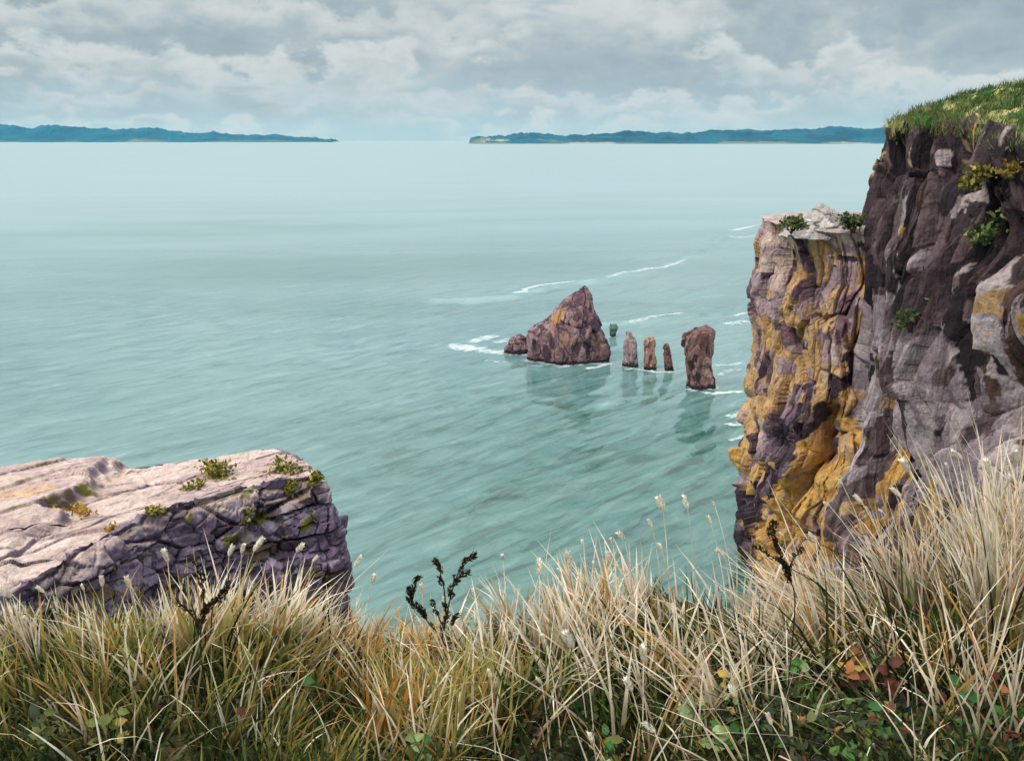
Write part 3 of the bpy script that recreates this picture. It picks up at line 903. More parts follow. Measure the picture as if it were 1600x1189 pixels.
tower('rock_pillar', [(1039, 538), (1037, 545), (1038, 560), (1039, 579), (1039, 583)], [(1045, 538), (1048, 548), (1050, 562), (1052, 578), (1052, 583)], 580, .85, 461,
      [(1, SR(120, 88, 84)), (.8, SR(84, 60, 62)), (.5, SR(64, 46, 52)), (.2, SR(150, 116, 104))], 80, 100, .8, .25, (.8, .8, 1.5), 'thinnest and shortest dark rock pillar between two broader ones', 'rock pillar', GP)
tower('rock_pillar', [(1086, 514), (1074, 526), (1072, 545), (1074, 570), (1078, 596), (1076, 608), (1076, 613)], [(1106, 514), (1114, 522), (1115, 545), (1113, 570), (1116, 595), (1117, 608), (1117, 613)], 608, .75, 471,
      [(1, SR(140, 108, 102)), (.9, SR(124, 94, 92)), (.35, SR(92, 62, 58)), (.22, SR(64, 46, 50)), (.3, SR(156, 126, 120))], 130, 150, .42, .50, (1.5, 1.5, 3.2), 'widest and tallest brown rock pillar nearest the ochre cliff', 'rock pillar', GP, tilt=.28)
tower('tide_rock', [(954, 506), (952, 513), (953, 522), (955, 528)], [(962, 506), (966, 512), (963, 520), (961, 528)], 527, .8, 481,
      [(1, SR(92, 116, 104)), (.8, SR(74, 96, 86)), (.4, SR(124, 142, 130))], 60, 50, .9, .25, (.9, .9, 1.1), 'tiny green weedy rock in the water behind the pillars', 'rock')

build_foam()

# pale pointed boulder on top of the ochre cliff
def build_peak():
    Y0 = 60.5
    pts = [(1283, 317), (1266, 332), (1248, 346), (1318, 342), (1300, 328), (1222, 362), (1345, 364)]
    W = [at_y(x, y, Y0) for x, y in pts]
    cx, zt = W[0][0], W[0][2]
    zb = OCH_Z - .5
    nu, nv = 120, 90
    z = np.linspace(zb, zt, nv)
    xl = np.interp(z, [zb, W[5][2], W[2][2], W[1][2], zt], [W[5][0] - .3, W[5][0], W[2][0], W[1][0], cx - .06])
    xr = np.interp(z, [zb, W[6][2], W[3][2], W[4][2], zt], [W[6][0] + .3, W[6][0], W[3][0], W[4][0], cx + .06])
    th = np.linspace(0, 2 * np.pi, nu, endpoint=False)
    G = np.zeros((nv, nu, 3))
    G[..., 0] = ((xl + xr) / 2)[:, None] + ((xr - xl) / 2)[:, None] * np.cos(th)
    G[..., 1] = Y0 + ((xr - xl) / 2 * .8)[:, None] * np.sin(th)
    G[..., 2] = z[:, None]
    org = np.array([cx, Y0, OCH_Z]); P = G - org
    Nn = grid_normals(G, True)
    if Nn[5, 0, 0] < 0: Nn = -Nn
    d = blocks(P, (1.1, 1.1, .9), 501, .26, .1, .08, .15, 1.4) + .06 * fbm(P * 2, 502, 4)
    d *= np.clip((zt - z) / 1.0, .1, 1)[:, None]
    G = G + Nn * d[..., None]
    c = patchcol(P, (.7, .7, .6), 503, [(1, SR(170, 160, 156)), (.8, SR(150, 140, 138)), (.5, SR(122, 110, 112)), (.25, SR(188, 178, 174))], .6)
    o = mesh_obj('boulder', G - org, grid_faces(nv, nu, True), M_STACK, col=c, smooth=False)
    o.location = tuple(org)
    tag(o, 'pale grey pointed boulder on top of the ochre cliff', 'boulder')
build_peak()

# ------------------------------------------------------------------ little plants on the rocks
from mathutils.bvhtree import BVHTree
def bvh(o):
    dg = None
    me = o.data
    mw = o.matrix_basis
    return BVHTree.FromPolygons([mw @ v.co for v in me.vertices], [tuple(p.vertices) for p in me.polygons])
T_SLAB, T_BIG, T_OCH = bvh(slab), bvh(big), bvh(ochre)
def hit(tree, px, py):
    d = Vector(ray(px, py)).normalized()
    loc, nor, i, dist = tree.ray_cast(Vector((0, 0, H)), d)
    return (np.array(loc), np.array(nor)) if loc is not None else None

def leaf_cloud(cen, rad, n, size, pal, up=.4, flat=.6):
    """many small leaves spread through an uneven clump"""
    sub = cen + rng.normal(0, 1, (max(3, n // 60), 3)) * np.asarray(rad) * .55
    k = rng.integers(0, len(sub), n)
    p = sub[k] + rng.normal(0, 1, (n, 3)) * np.asarray(rad) * .32
    d = rng.normal(0, 1, (n, 3)); d[:, 2] += up; d /= np.linalg.norm(d, axis=1)[:, None]
    w = np.cross(d, rng.normal(0, 1, (n, 3))); w /= np.linalg.norm(w, axis=1)[:, None]
    s = size * rng.uniform(.6, 1.4, n)[:, None]
    V = np.stack([p, p + d * s * .5 + w * s * .28, p + d * s, p + d * s * .5 - w * s * .28], 1).reshape(-1, 3)
    F = np.arange(n * 4).reshape(-1, 4)
    c = palette_pick(rng.random(n), pal)
    c = np.repeat(c[:, None, :], 4, 1).reshape(-1, 3)
    return V, F, c

OL = [(1, SR(132, 124, 48)), (.8, SR(104, 100, 40)), (.5, SR(160, 150, 72)), (.4, SR(66, 70, 34)), (.2, SR(186, 170, 90))]
OC = [(1, SR(196, 150, 48)), (.7, SR(170, 124, 40)), (.4, SR(120, 98, 40))]
GR = [(1, SR(74, 92, 54)), (.8, SR(104, 118, 64)), (.6, SR(50, 64, 40)), (.4, SR(146, 150, 92))]

def tube_data(pts, r0, r1, k=5):
    pts = np.asarray(pts, float); n = len(pts)
    t = np.gradient(pts, axis=0); t /= np.linalg.norm(t, axis=1)[:, None] + 1e-9
    a = np.cross(t, np.array([.31, .2, .93])); a /= np.linalg.norm(a, axis=1)[:, None] + 1e-9
    b = np.cross(t, a)
    r = np.linspace(r0, r1, n)
    th = np.linspace(0, 2 * np.pi, k, endpoint=False)
    V = pts[:, None, :] + r[:, None, None] * (np.cos(th)[None, :, None] * a[:, None, :] + np.sin(th)[None, :, None] * b[:, None, :])
    return V.reshape(-1, 3), grid_faces(n, k, True)

def rock_plant(tree, px, py, rad, n, size, pal, label, cat='plant', name='rock_plant'):
    h = hit(tree, px, py)
    if h is None: return
    p, nrm = h
    root = empty(name, p)
    cen = p + nrm * np.array(rad).mean() * .35
    V, F, c = leaf_cloud(cen, rad, n, size, pal)
    mesh_obj('foliage', V - p * 0, F, M_LEAF, None, c, smooth=False)
    o = bpy.context.scene.collection.objects[-1]
    o.parent = root; o.matrix_parent_inverse = root.matrix_basis.inverted()
    Vs, Fs, base = [], [], 0
    for q in range(4):
        e = cen + rng.normal(0, 1, 3) * np.array(rad) * .6
        tv, tf = tube_data([p - nrm * .1, (p + e) / 2 + rng.normal(0, .05, 3), e], .03, .008)
        Vs.append(tv); Fs.append(tf + base); base += len(tv)
    V = np.concatenate(Vs)
    s = mesh_obj('stem', V, np.concatenate(Fs), M_LEAF, root, np.tile(SR(84, 66, 44), (len(V), 1)))
    tag(root, label, cat)

for args in [
    (T_SLAB, 345, 745, (.75, .6, .35), 420, .22, OL, 'olive plant, biggest on the pink slab top near its edge'),
    (T_SLAB, 305, 765, (.45, .4, .22), 200, .18, OL, 'small olive plant on the slab rim left of the biggest clump'),
    (T_SLAB, 240, 800, (.4, .35, .22), 170, .18, OL, 'olive tuft on the slab rim above the purple blocks'),
    (T_SLAB, 112, 806, (.5, .4, .22), 190, .18, OC, 'yellow ochre tuft growing alone on the pink slab at left'),
    (T_SLAB, 176, 828, (.28, .25, .2), 100, .16, OC, 'little orange tuft at the slab edge over a dark crack'),
    (T_SLAB, 445, 735, (.8, .5, .35), 380, .22, OL, 'dark olive clump at the far end of the slab top'),
    (T_SLAB, 458, 765, (.35, .3, .45), 190, .2, OL, 'olive plant hanging down the purple end of the slab'),
    (T_SLAB, 497, 755, (.4, .35, .35), 170, .2, OL, 'yellow green plant on the slab corner nearest the sea'),
    (T_SLAB, 385, 805, (.3, .3, .3), 90, .18, OL, 'sparse olive plant low on the purple slab side'),
    (T_BIG, 1560, 368, (.8, .7, .7), 300, .3, GR, 'green plant clinging to the dark cliff in a hollow'),
    (T_BIG, 1432, 492, (.5, .5, .6), 160, .26, GR, 'small dull green plant midway down the dark cliff'),
    (T_BIG, 1590, 262, (.8, .7, .45), 200, .22, OL[:3] + [(1.2, SR(150, 118, 52))], 'yellowish tuft under the grass rim at the right edge of the dark cliff'),
    (T_BIG, 1520, 268, (.7, .6, .5), 220, .3, OL, 'pale olive tuft spilling over the dark cliff below its rim'),
]:
    rock_plant(*args)

def shrub(px, py, Y0, rad, n, label):
    p = at_y(px, py, Y0); p[2] = OCH_Z + .15
    root = empty('shrub', p)
    cen = p + np.array([0, 0, rad[2] * .9])
    V, F, c = leaf_cloud(cen, rad, n, .28, GR)
    mesh_obj('foliage', V, F, M_LEAF, root, c, smooth=False)
    Vs, Fs, base = [], [], 0
    for q in range(7):
        e = cen + rng.normal(0, 1, 3) * np.array(rad) * .5
        tv, tf = tube_data([p - np.array([0, 0, .3]), p * .6 + e * .4 + rng.normal(0, .06, 3), e], .05, .012)
        Vs.append(tv); Fs.append(tf + base); base += len(tv)
    V = np.concatenate(Vs)
    mesh_obj('branch', V, np.concatenate(Fs), M_LEAF, root, np.tile(SR(78, 62, 48), (len(V), 1)))
    tag(root, label, 'shrub')
shrub(1236, 366, 57.6, (.7, .5, .28), 380, 'low green shrub on the ochre cliff, left of its pale boulder')
shrub(1330, 368, 57.2, (.65, .5, .42), 420, 'green shrub on the ochre cliff between boulder and dark cliff')

# ------------------------------------------------------------------ far coasts
def coast(prof, D, base_py, seed, label):
    px = np.linspace(prof[0][0], prof[-1][0], 900)
    py = np.interp(px, [p[0] for p in prof], [p[1] for p in prof])
    n = len(px)
    d0 = at_y(800, base_py, 1.0)
    pts = np.array([at_y(a, b, D) for a, b in zip(px, py)])
    X = pts[:, 0]; Hh = np.maximum(pts[:, 2], 2)
    Hh = Hh + (D / 12000) * 26 * fbm(np.stack([X / 420, 0 * X, 0 * X + seed], -1), seed, 4) * np.clip(Hh / 60, .1, 1)
    rows = 46
    q = np.linspace(0, 1, rows)
    G = np.zeros((rows, n, 3))
    for i, t in enumerate(q):
        depth = 2600 * t
        G[i, :, 0] = X * (1 + depth / D * .6)
        G[i, :, 1] = D - 500 + depth
        prof_h = sstep(0, .42, np.array(t)) * (1 - .5 * sstep(.5, 1, np.array(t)))
        bump = fbm(np.stack([X / 220, np.full(n, depth / 220), np.full(n, seed)], -1), seed + 3, 5, .62)
        G[i, :, 2] = -3 + (Hh + 3) * prof_h + 34 * bump * prof_h + .8
    G[0, :, 2] = -2
    lowland = (G[..., 2] < 10 + 60 * fbm(G / np.array([900, 900, 1e9]), seed + 6, 3))[..., None]
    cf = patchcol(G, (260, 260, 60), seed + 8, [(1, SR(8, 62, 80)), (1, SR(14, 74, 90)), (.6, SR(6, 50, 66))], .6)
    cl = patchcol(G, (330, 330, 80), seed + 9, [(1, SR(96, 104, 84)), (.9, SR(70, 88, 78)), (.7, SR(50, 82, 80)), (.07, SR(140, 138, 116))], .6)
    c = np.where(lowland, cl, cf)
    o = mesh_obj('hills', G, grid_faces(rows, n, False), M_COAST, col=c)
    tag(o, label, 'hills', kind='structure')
coast([(-420, 180), (-200, 190), (0, 195), (40, 199), (90, 197), (150, 203), (215, 202), (240, 200), (290, 208), (350, 210), (420, 212), (480, 216), (520, 220)], 12500, 222, 601,
      'long blue wooded coast tapering to a point, left of the gap')
coast([(735, 221), (752, 216), (780, 212), (830, 211), (880, 214), (930, 211), (980, 207), (1050, 210), (1130, 207), (1200, 204), (1250, 203), (1300, 199), (1340, 202), (1400, 201), (1500, 204), (1650, 200), (1800, 205)], 8200, 227, 621,
      'blue wooded coast with a grey shoreline, ending at the dark cliff')

# ------------------------------------------------------------------ ground under the viewer
def ground_h(x, y):
    x = np.asarray(x, float); y = np.asarray(y, float)
    edge = 3.35 + .25 * np.sin(x * 1.1 + .5) + .12 * np.sin(x * 2.7)
    right = sstep(.35, 2.3, x) * .24
    left = sstep(-.3, -1.8, x) * .06
    base = H - 1.62 - .135 * np.clip(y, -3, 20) + (right + left) * np.clip(y / 3, 0, 1)
    ov = np.clip(y - edge, 0, None)
    base = base - 2.6 * ov - .9 * np.minimum(ov, .4)
    return base + .05 * np.sin(x * 3.1 + y * 2.0) + .04 * np.sin(x * 5.3 - y * 4.1)

def build_ground():
    xs = np.concatenate([np.linspace(-24, -4, 30, endpoint=False), np.linspace(-4, 4, 240, endpoint=False), np.linspace(4, 24, 31)])
    ys = np.concatenate([np.linspace(-14, 0, 30, endpoint=False), np.linspace(0, 5, 160, endpoint=False), np.linspace(5, 16.5, 60)])
    Y, X = np.meshgrid(ys, xs, indexing='ij')
    Z = ground_h(X, Y)
    P = np.stack([X, Y, Z], -1)
    Z = Z + .04 * fbm(P / .25, 701, 3)
    P[..., 2] = np.maximum(Z, -1.5)
    c = patchcol(P, (.25, .25, .4), 702, [(1, SR(44, 44, 24)), (1, SR(58, 56, 28)), (.6, SR(38, 50, 26)), (.4, SR(72, 54, 36)), (.25, SR(84, 76, 46))], .6)
    tag(mesh_obj('ground', P, grid_faces(len(ys), len(xs), False), M_SOIL, col=c), kind='structure')
build_ground()

# ------------------------------------------------------------------ grass
STRAW = SR(246, 234, 210); PINKSTRAW = SR(242, 216, 194); OCHG = SR(212, 158, 88); OLIVE = SR(158, 150, 74); DGREEN = SR(46, 58, 28); GREEN = SR(66, 104, 44)
def px_to_ground(px, Y):
    """x on the ground at distance Y seen in column px (about)"""
    z = ground_h((px - 800) / FPX * Y * 1.15, Y)
    dep = Y * CP + (H - z) * SP
    return (px - 800) / FPX * dep

def lean_field(px):
    """mean lean to the right (+) or left (-) along the picture, as in the photograph"""
    return np.interp(px, [0, 120, 250, 420, 520, 640, 760, 900, 1060, 1200, 1350, 1480, 1560, 1620], [-.18, -.12, -.02, .30, .28, .10, -.15, -.14, -.22, -.38, -.46, -.30, .0, .12])

def hscale(px):
    return np.interp(px, [0, 150, 300, 430, 520, 640, 760, 900, 1050, 1200, 1350, 1500, 1620], [.28, .33, .48, .64, .48, .37, .42, .47, .47, .48, .64, .90, 1.04])

def build_grass():
    global rng
    rng = np.random.default_rng(5)
    Vs, Fs, Cs = [], [], []
    base = [0]
    def add(B, h, ang, lean, w, cb, ct, S=5, droop=None):
        yaw = rng.normal(0, .5, len(B))           # flat side mostly towards the path
        V, F, c = blades(B, h, ang, lean, w, cb, ct, S, droop, yaw)
        Vs.append(V); Fs.append(F + base[0]); Cs.append(c); base[0] += len(V)
    def clumps(nt, yr, per, hr, wr, pal_b, pal_t, spread, pxr=(-120, 1720), droop_s=.25, lean_mul=1.0, rad=.05, jit=.12, hs=True):
        for _ in range(nt):
            px = rng.uniform(*pxr); Y = rng.uniform(*yr)
            x0 = px_to_ground(px, Y)
            n = max(3, int(per * rng.uniform(.4, 1.6)))
            r = rad * np.sqrt(rng.random(n)); th = rng.uniform(0, 6.28, n)
            bx = x0 + r * np.cos(th) * 1.2; by = Y + r * np.sin(th)
            B = np.stack([bx, by, ground_h(bx, by) - .02], -1)
            h = rng.uniform(*hr, n) * rng.uniform(.7, 1.15) * (hscale(px) if hs else 1)
            m = lean_field(px) * lean_mul + rng.normal(0, jit)
            lx = m + rng.normal(0, spread, n) + (bx - x0) / rad * spread * .6
            ly = rng.normal(0, spread * .7, n) - .05
            ang = np.arctan2(ly, lx); lean = np.clip(np.hypot(lx, ly), 0, 1.1)
            w = rng.uniform(*wr, n) * rng.uniform(.8, 1.2)
            cb = palette_pick(rng.random(n), pal_b); ct = palette_pick(rng.random(n), pal_t)
            tint = rng.uniform(.8, 1.12)
            add(B, h, ang, lean, w, cb * tint, ct * tint, 5, np.abs(rng.normal(0, droop_s, n)) * (rng.random(n) < .4))
    BLK = SR(44, 48, 25)
    # low dark undergrowth
    clumps(620, (2.0, 3.45), 12, (.08, .24), (0.0088, 0.0207), [(1, BLK), (.6, DGREEN)], [(1, DGREEN), (.8, SR(66, 72, 32)), (.5, OLIVE * .7), (.35, GREEN * .8), (.15, OCHG * .45)], .42, rad=.10, hs=False)
    # olive tussocks, broad in the left half
    clumps(72, (2.75, 3.4), 28, (.36, .62), (0.0099, 0.0207), [(1, BLK), (1, DGREEN), (.4, SR(92, 76, 40))], [(1, OLIVE), (.8, SR(164, 150, 84)), (.4, OCHG), (.4, SR(84, 92, 42))], .24, pxr=(-100, 780))
    clumps(46, (2.2, 2.8), 20, (.3, .5), (0.0099, 0.0196), [(1, BLK), (1, DGREEN)], [(1, OLIVE * .8), (.8, SR(112, 104, 54)), (.5, SR(74, 84, 40)), (.2, OCHG * .8)], .28, pxr=(-100, 780))
    clumps(30, (2.75, 3.4), 18, (.34, .58), (0.0088, 0.0172), [(1, BLK), (1, DGREEN), (.5, SR(100, 74, 44))], [(1, OLIVE), (.6, GREEN), (.6, SR(160, 130, 80)), (.4, OCHG)], .28, pxr=(700, 1720))
    # straw fans: pale tips over dark feet
    BT = [(1, SR(92, 84, 42)), (1, SR(58, 62, 30)), (.25, SR(140, 98, 50))]
    TP = [(1.6, STRAW), (1.1, PINKSTRAW), (.35, SR(196, 172, 124)), (.25, OCHG)]
    clumps(62, (3.0, 3.45), 19, (.50, .85), (0.0100, 0.0240), BT, TP, .24)
    clumps(40, (2.9, 3.45), 5, (.6, 1.05), (0.0072, 0.0135), BT, TP, .32, rad=.12)
    clumps(20, (2.95, 3.42), 26, (.55, .85), (0.0087, 0.0195), BT, TP, .18, pxr=(1180, 1720), rad=.07)
    clumps(10, (3.0, 3.4), 38, (.55, .82), (0.0087, 0.0180), BT, TP, .15, pxr=(330, 540), rad=.07)
    clumps(7, (2.9, 3.3), 40, (.5, .75), (0.0087, 0.0165), BT, TP, .26, pxr=(1530, 1640), rad=.05)
    # left bank: straw and yellowing blades over the olive
    clumps(36, (2.95, 3.42), 14, (.55, .85), (0.0087, 0.0180), BT, TP, .22, pxr=(-80, 540), rad=.06)
    clumps(19, (2.5, 3.0), 18, (.30, .5), (0.0088, 0.0172), [(1, DGREEN), (1, SR(100, 92, 44))], [(1, SR(190, 176, 104)), (.7, OLIVE), (.5, TP[0][1]), (.4, OCHG)], .26, pxr=(-80, 760), hs=False)
    clumps(26, (2.3, 2.8), 12, (.24, .42), (0.0077, 0.0149), [(1, BLK), (1, SR(92, 84, 42))], [(1, OLIVE), (.7, SR(186, 170, 112)), (.4, OCHG), (.5, SR(96, 104, 48))], .32, pxr=(-80, 950), hs=False)
    # loose straw crossing the dark below
    clumps(66, (2.5, 3.05), 9, (.26, .50), (0.0087, 0.0180), [(1, SR(130, 110, 64)), (.6, OLIVE * .7)], TP, .40, pxr=(620, 1720), rad=.08, droop_s=.6, hs=False)
    clumps(24, (2.1, 2.55), 7, (.24, .44), (0.0072, 0.0150), [(1, SR(130, 110, 64)), (.6, OLIVE * .7)], TP, .40, pxr=(560, 1720), rad=.08, droop_s=.6, hs=False)
    clumps(26, (2.3, 2.9), 5, (.24, .42), (0.0072, 0.0150), [(1, SR(110, 100, 56)), (.6, OLIVE * .7)], TP, .34, pxr=(-100, 620), rad=.08, droop_s=.5, hs=False)
    clumps(22, (2.5, 3.0), 8, (.22, .40), (0.0099, 0.0184), [(1, BLK), (1, DGREEN)], [(1, GREEN), (.5, SR(96, 112, 48)), (.5, OLIVE)], .40, pxr=(640, 1720), rad=.08, hs=False)
    # ochre fans
    clumps(9, (3.0, 3.4), 24, (.6, .9), (0.0110, 0.0207), [(1, SR(150, 110, 50))], [(1, OCHG), (.6, SR(216, 176, 112))], .2, pxr=(520, 660), rad=.08)
    clumps(1, (2.5, 2.52), 14, (.26, .36), (0.0198, 0.0322), [(1, SR(150, 96, 36))], [(1, SR(206, 144, 64)), (.4, SR(220, 186, 130))], .16, pxr=(592, 600), rad=.04, hs=False)
    clumps(6, (2.4, 3.0), 10, (.2, .36), (0.0110, 0.0207), [(1, SR(140, 92, 40))], [(1, OCHG * .85), (.4, SR(206, 170, 110))], .25, pxr=(700, 1500), rad=.05, hs=False)
    # dark blades among them
    clumps(64, (2.6, 3.35), 6, (.45, .85), (0.0088, 0.0172), [(1, SR(26, 30, 16))], [(1, SR(40, 42, 20)), (.5, SR(64, 62, 30))], .24, rad=.07)
    # the bank goes on to both sides of the picture
    for pr in ((-1500, -90), (1710, 3100)):
        clumps(260, (1.6, 3.45), 12, (.08, .24), (.009, .020), [(1, BLK), (.6, DGREEN)], [(1, DGREEN), (.8, SR(66, 72, 32)), (.5, OLIVE * .7), (.35, GREEN * .8)], .42, pxr=pr, rad=.10, hs=False)
        clumps(70, (1.9, 3.4), 26, (.36, .60), (.010, .020), [(1, BLK), (1, DGREEN)], [(1, OLIVE), (.8, SR(164, 150, 84)), (.4, OCHG)], .26, pxr=pr, hs=False)
        clumps(70, (2.4, 3.45), 18, (.40, .62), (.009, .018), BT, TP, .24, pxr=pr, hs=False)
        clumps(30, (1.8, 3.0), 8, (.26, .50), (.008, .016), BT, TP, .40, pxr=pr, rad=.08, droop_s=.6, hs=False)
    o = mesh_obj('grass', np.concatenate(Vs), np.concatenate(Fs), M_GRASS, None, np.concatenate(Cs))
    tag(o, 'long dry straw coloured and olive grass along the cliff edge', 'grass', kind='stuff')
    # creeping leaves under the grass
    n = 42000
    px = np.concatenate([rng.uniform(-140, 1740, 20000), rng.uniform(-1500, -140, 11000), rng.uniform(1740, 3100, 11000)]); Y = np.concatenate([rng.uniform(1.8, 3.4, 20000), rng.uniform(1.3, 3.4, 22000)])
    x = px_to_ground(px, Y)
    z = ground_h(x, Y) + .015 + .15 * rng.random(n) ** 1.4 * (.6 + .8 * noise(np.stack([x / .3, Y / .3, 0 * x], -1), 801))
    p = np.stack([x, Y, z], -1)
    d = rng.normal(0, 1, (n, 3)); d[:, 2] = np.abs(d[:, 2]) * .7; d /= np.linalg.norm(d, axis=1)[:, None]
    w = np.cross(d, np.array([0, -.5, .8]) + rng.normal(0, .6, (n, 3))); w /= np.linalg.norm(w, axis=1)[:, None]
    nn = np.cross(d, w)
    sz = rng.uniform(.010, .034, n)[:, None] * rng.uniform(.7, 1.2, n)[:, None]
    sz = sz * np.interp(px, [500, 1050, 1600], [.85, 1.25, 1.4])[:, None]
    wd = sz * rng.uniform(.22, .42, n)[:, None]
    V = np.stack([p, p + d * sz * .35 + w * wd + nn * wd * .35, p + d * sz * .7 + w * wd * .7 + nn * wd * .2, p + d * sz - nn * sz * .12,
                  p + d * sz * .7 - w * wd * .7 + nn * wd * .2, p + d * sz * .35 - w * wd + nn * wd * .35], 1).reshape(-1, 3)
    tone = noise(np.stack([x / .22, Y / .22, 0 * x], -1), 802)
    pal = [(1.2 + 0 * x, SR(44, 54, 28)), (1 + 0 * x, SR(62, 70, 34)), (.6 + 0 * x, SR(34, 38, 22)), (np.clip(tone * 3, 0, 1.0), SR(84, 98, 48)), (np.clip(tone * 2 - .2, 0, .5), SR(118, 124, 76)),
           (np.clip(-tone * 3 - .3, 0, 1), SR(92, 68, 42)), (np.clip(-tone * 3 - .6 + .5 * sstep(1100, 1500, px), 0, .8), SR(96, 48, 36)), (.06 * sstep(900, 1400, px), SR(150, 104, 60)), (.35 * sstep(900, 1300, px), SR(70, 108, 50))]
    c = np.repeat(palette_pick(rng.random(n), pal)[:, None, :], 6, 1).reshape(-1, 3)
    q = np.arange(n)[:, None] * 6
    F = np.concatenate([q + np.array([[0, 1, 2, 3]]), q + np.array([[0, 3, 4, 5]])])
    o = mesh_obj('ground_cover', V, F, M_LEAF, None, c, smooth=False)
    tag(o, 'dark green and brown creeping leaves under the long grass', 'ground cover', kind='stuff')
build_grass()

# ------------------------------------------------------------------ seed stalks
HEADS = [(4, 925), (16, 932), (70, 926), (46, 973), (131, 921), (160, 915), (203, 916), (262, 876), (358, 866), (378, 862), (398, 858), (463, 862), (488, 878),
         (553, 886), (582, 910), (660, 926), (692, 946), (786, 872), (742, 930), (843, 897), (876, 897), (891, 882), (928, 888), (911, 853), (953, 875), (958, 848), (976, 842),
         (984, 914), (1036, 795), (1019, 823), (1034, 858), (1052, 956), (801, 984), (852, 1004), (895, 1010), (767, 1058), (846, 1066), (916, 1044), (1005, 1028), (986, 1076), (1022, 1142), (927, 1160),
         (1502, 716), (1481, 732), (1546, 736), (1421, 738), (1406, 774), (1467, 758), (1316, 756), (1296, 790), (1346, 784), (1358, 798), (1380, 800), (1224, 836), (1275, 842), (1509, 840), (1514, 866),
         (1117, 790), (1074, 793), (1111, 818), (1131, 868), (1150, 1088), (1205, 1130), (1570, 760), (1590, 720)]

def spike(cen, axis, length, rad, n, cols, sz, thin=.26):
    """a seed head: slim scales around a spindle"""
    axis = axis / np.linalg.norm(axis)
    a = np.cross(axis, [.3, .9, .2]); a /= np.linalg.norm(a); b = np.cross(axis, a)
    t = rng.random(n); th = rng.uniform(0, 6.28, n)
    rr = rad * np.sin(np.pi * np.clip(t * .9 + .07, 0, 1)) ** .7
    rd = np.cos(th)[:, None] * a + np.sin(th)[:, None] * b
    p = cen + axis * ((t - .5) * length)[:, None] + rd * (rr * .5)[:, None]
    d = rd * .55 + axis * .9; d /= np.linalg.norm(d, axis=1)[:, None]
    w = np.cross(d, rd); w /= np.linalg.norm(w, axis=1)[:, None]
    s = (sz * rng.uniform(.7, 1.3, n))[:, None]
    V = np.stack([p, p + d * s * .5 + w * s * thin, p + d * s, p + d * s * .5 - w * s * thin], 1).reshape(-1, 3)
    return V, np.arange(4 * n).reshape(-1, 4), np.repeat(cols(n)[:, None, :], 4, 1).reshape(-1, 3)

def stand(px, py, hgt):
    """distance at which the ground lies hgt below the sight line through a pixel"""
    ys = np.linspace(1.9, 3.35, 120)
    ps = np.array([at_y(px, py, y) for y in ys])
    return float(ys[np.argmin(np.abs(ps[:, 2] - ground_h(ps[:, 0], ys) - hgt))])

LAB = 'pale fluffy seed stalk standing up out of the dry grass'
for i, (px, py) in enumerate(HEADS):
    big_ = 1.0
    Y = stand(px, py, random.uniform(.26, .38)) if py > 935 else 2.95 + .42 * random.random()
    top = at_y(px, py, Y)
    mlean = lean_field(px) * random.uniform(.6, 1.3) + random.uniform(-.12, .12)
    hh = min(.9, max(.25, top[2] - float(ground_h(top[0], Y))))
    hx = top[0] - mlean * hh * .75
    bz = float(ground_h(hx, Y - .05)) - .03
    foot = np.array([hx, Y - .05, bz])
    t = np.linspace(0, 1, 9)[:, None]
    ctrl = np.array([hx + mlean * hh * .2, Y - .02, bz + (top[2] - bz) * .6])
    pts = (1 - t) ** 2 * foot + 2 * t * (1 - t) * ctrl + t * t * top
    root = empty('seed_stalk', foot)
    V, F = tube_data(pts, .0024, .0014, 4)
    mesh_obj('stem', V, F, M_GRASS, root, np.tile(STRAW * random.uniform(.7, 1.0), (len(V), 1)))
    ax = top - pts[-3]; ax /= np.linalg.norm(ax); ax = ax + rng.normal(0, .22, 3) + np.array([.25 * np.sign(mlean), 0, 0])
    ln = random.choice([random.uniform(.018, .026), random.uniform(.026, .038), random.uniform(.036, .052)]) * (1.0 if py > 900 else 1.1)
    wc = lambda n: palette_pick(rng.random(n), [(1.4, SR(244, 238, 226)), (1, SR(232, 222, 204)), (.3, SR(214, 196, 170))])
    V, F, c = spike(top + ax * ln * .3, ax, ln, ln * random.uniform(.11, .20), random.randint(90, 220), wc, ln * random.uniform(.24, .42), random.uniform(.10, .18))
    mesh_obj('seed_head', V, F, M_SEED, root, c, smooth=False)
    tag(root, LAB, 'seed stalk', 'pale seed stalks in the dry grass')

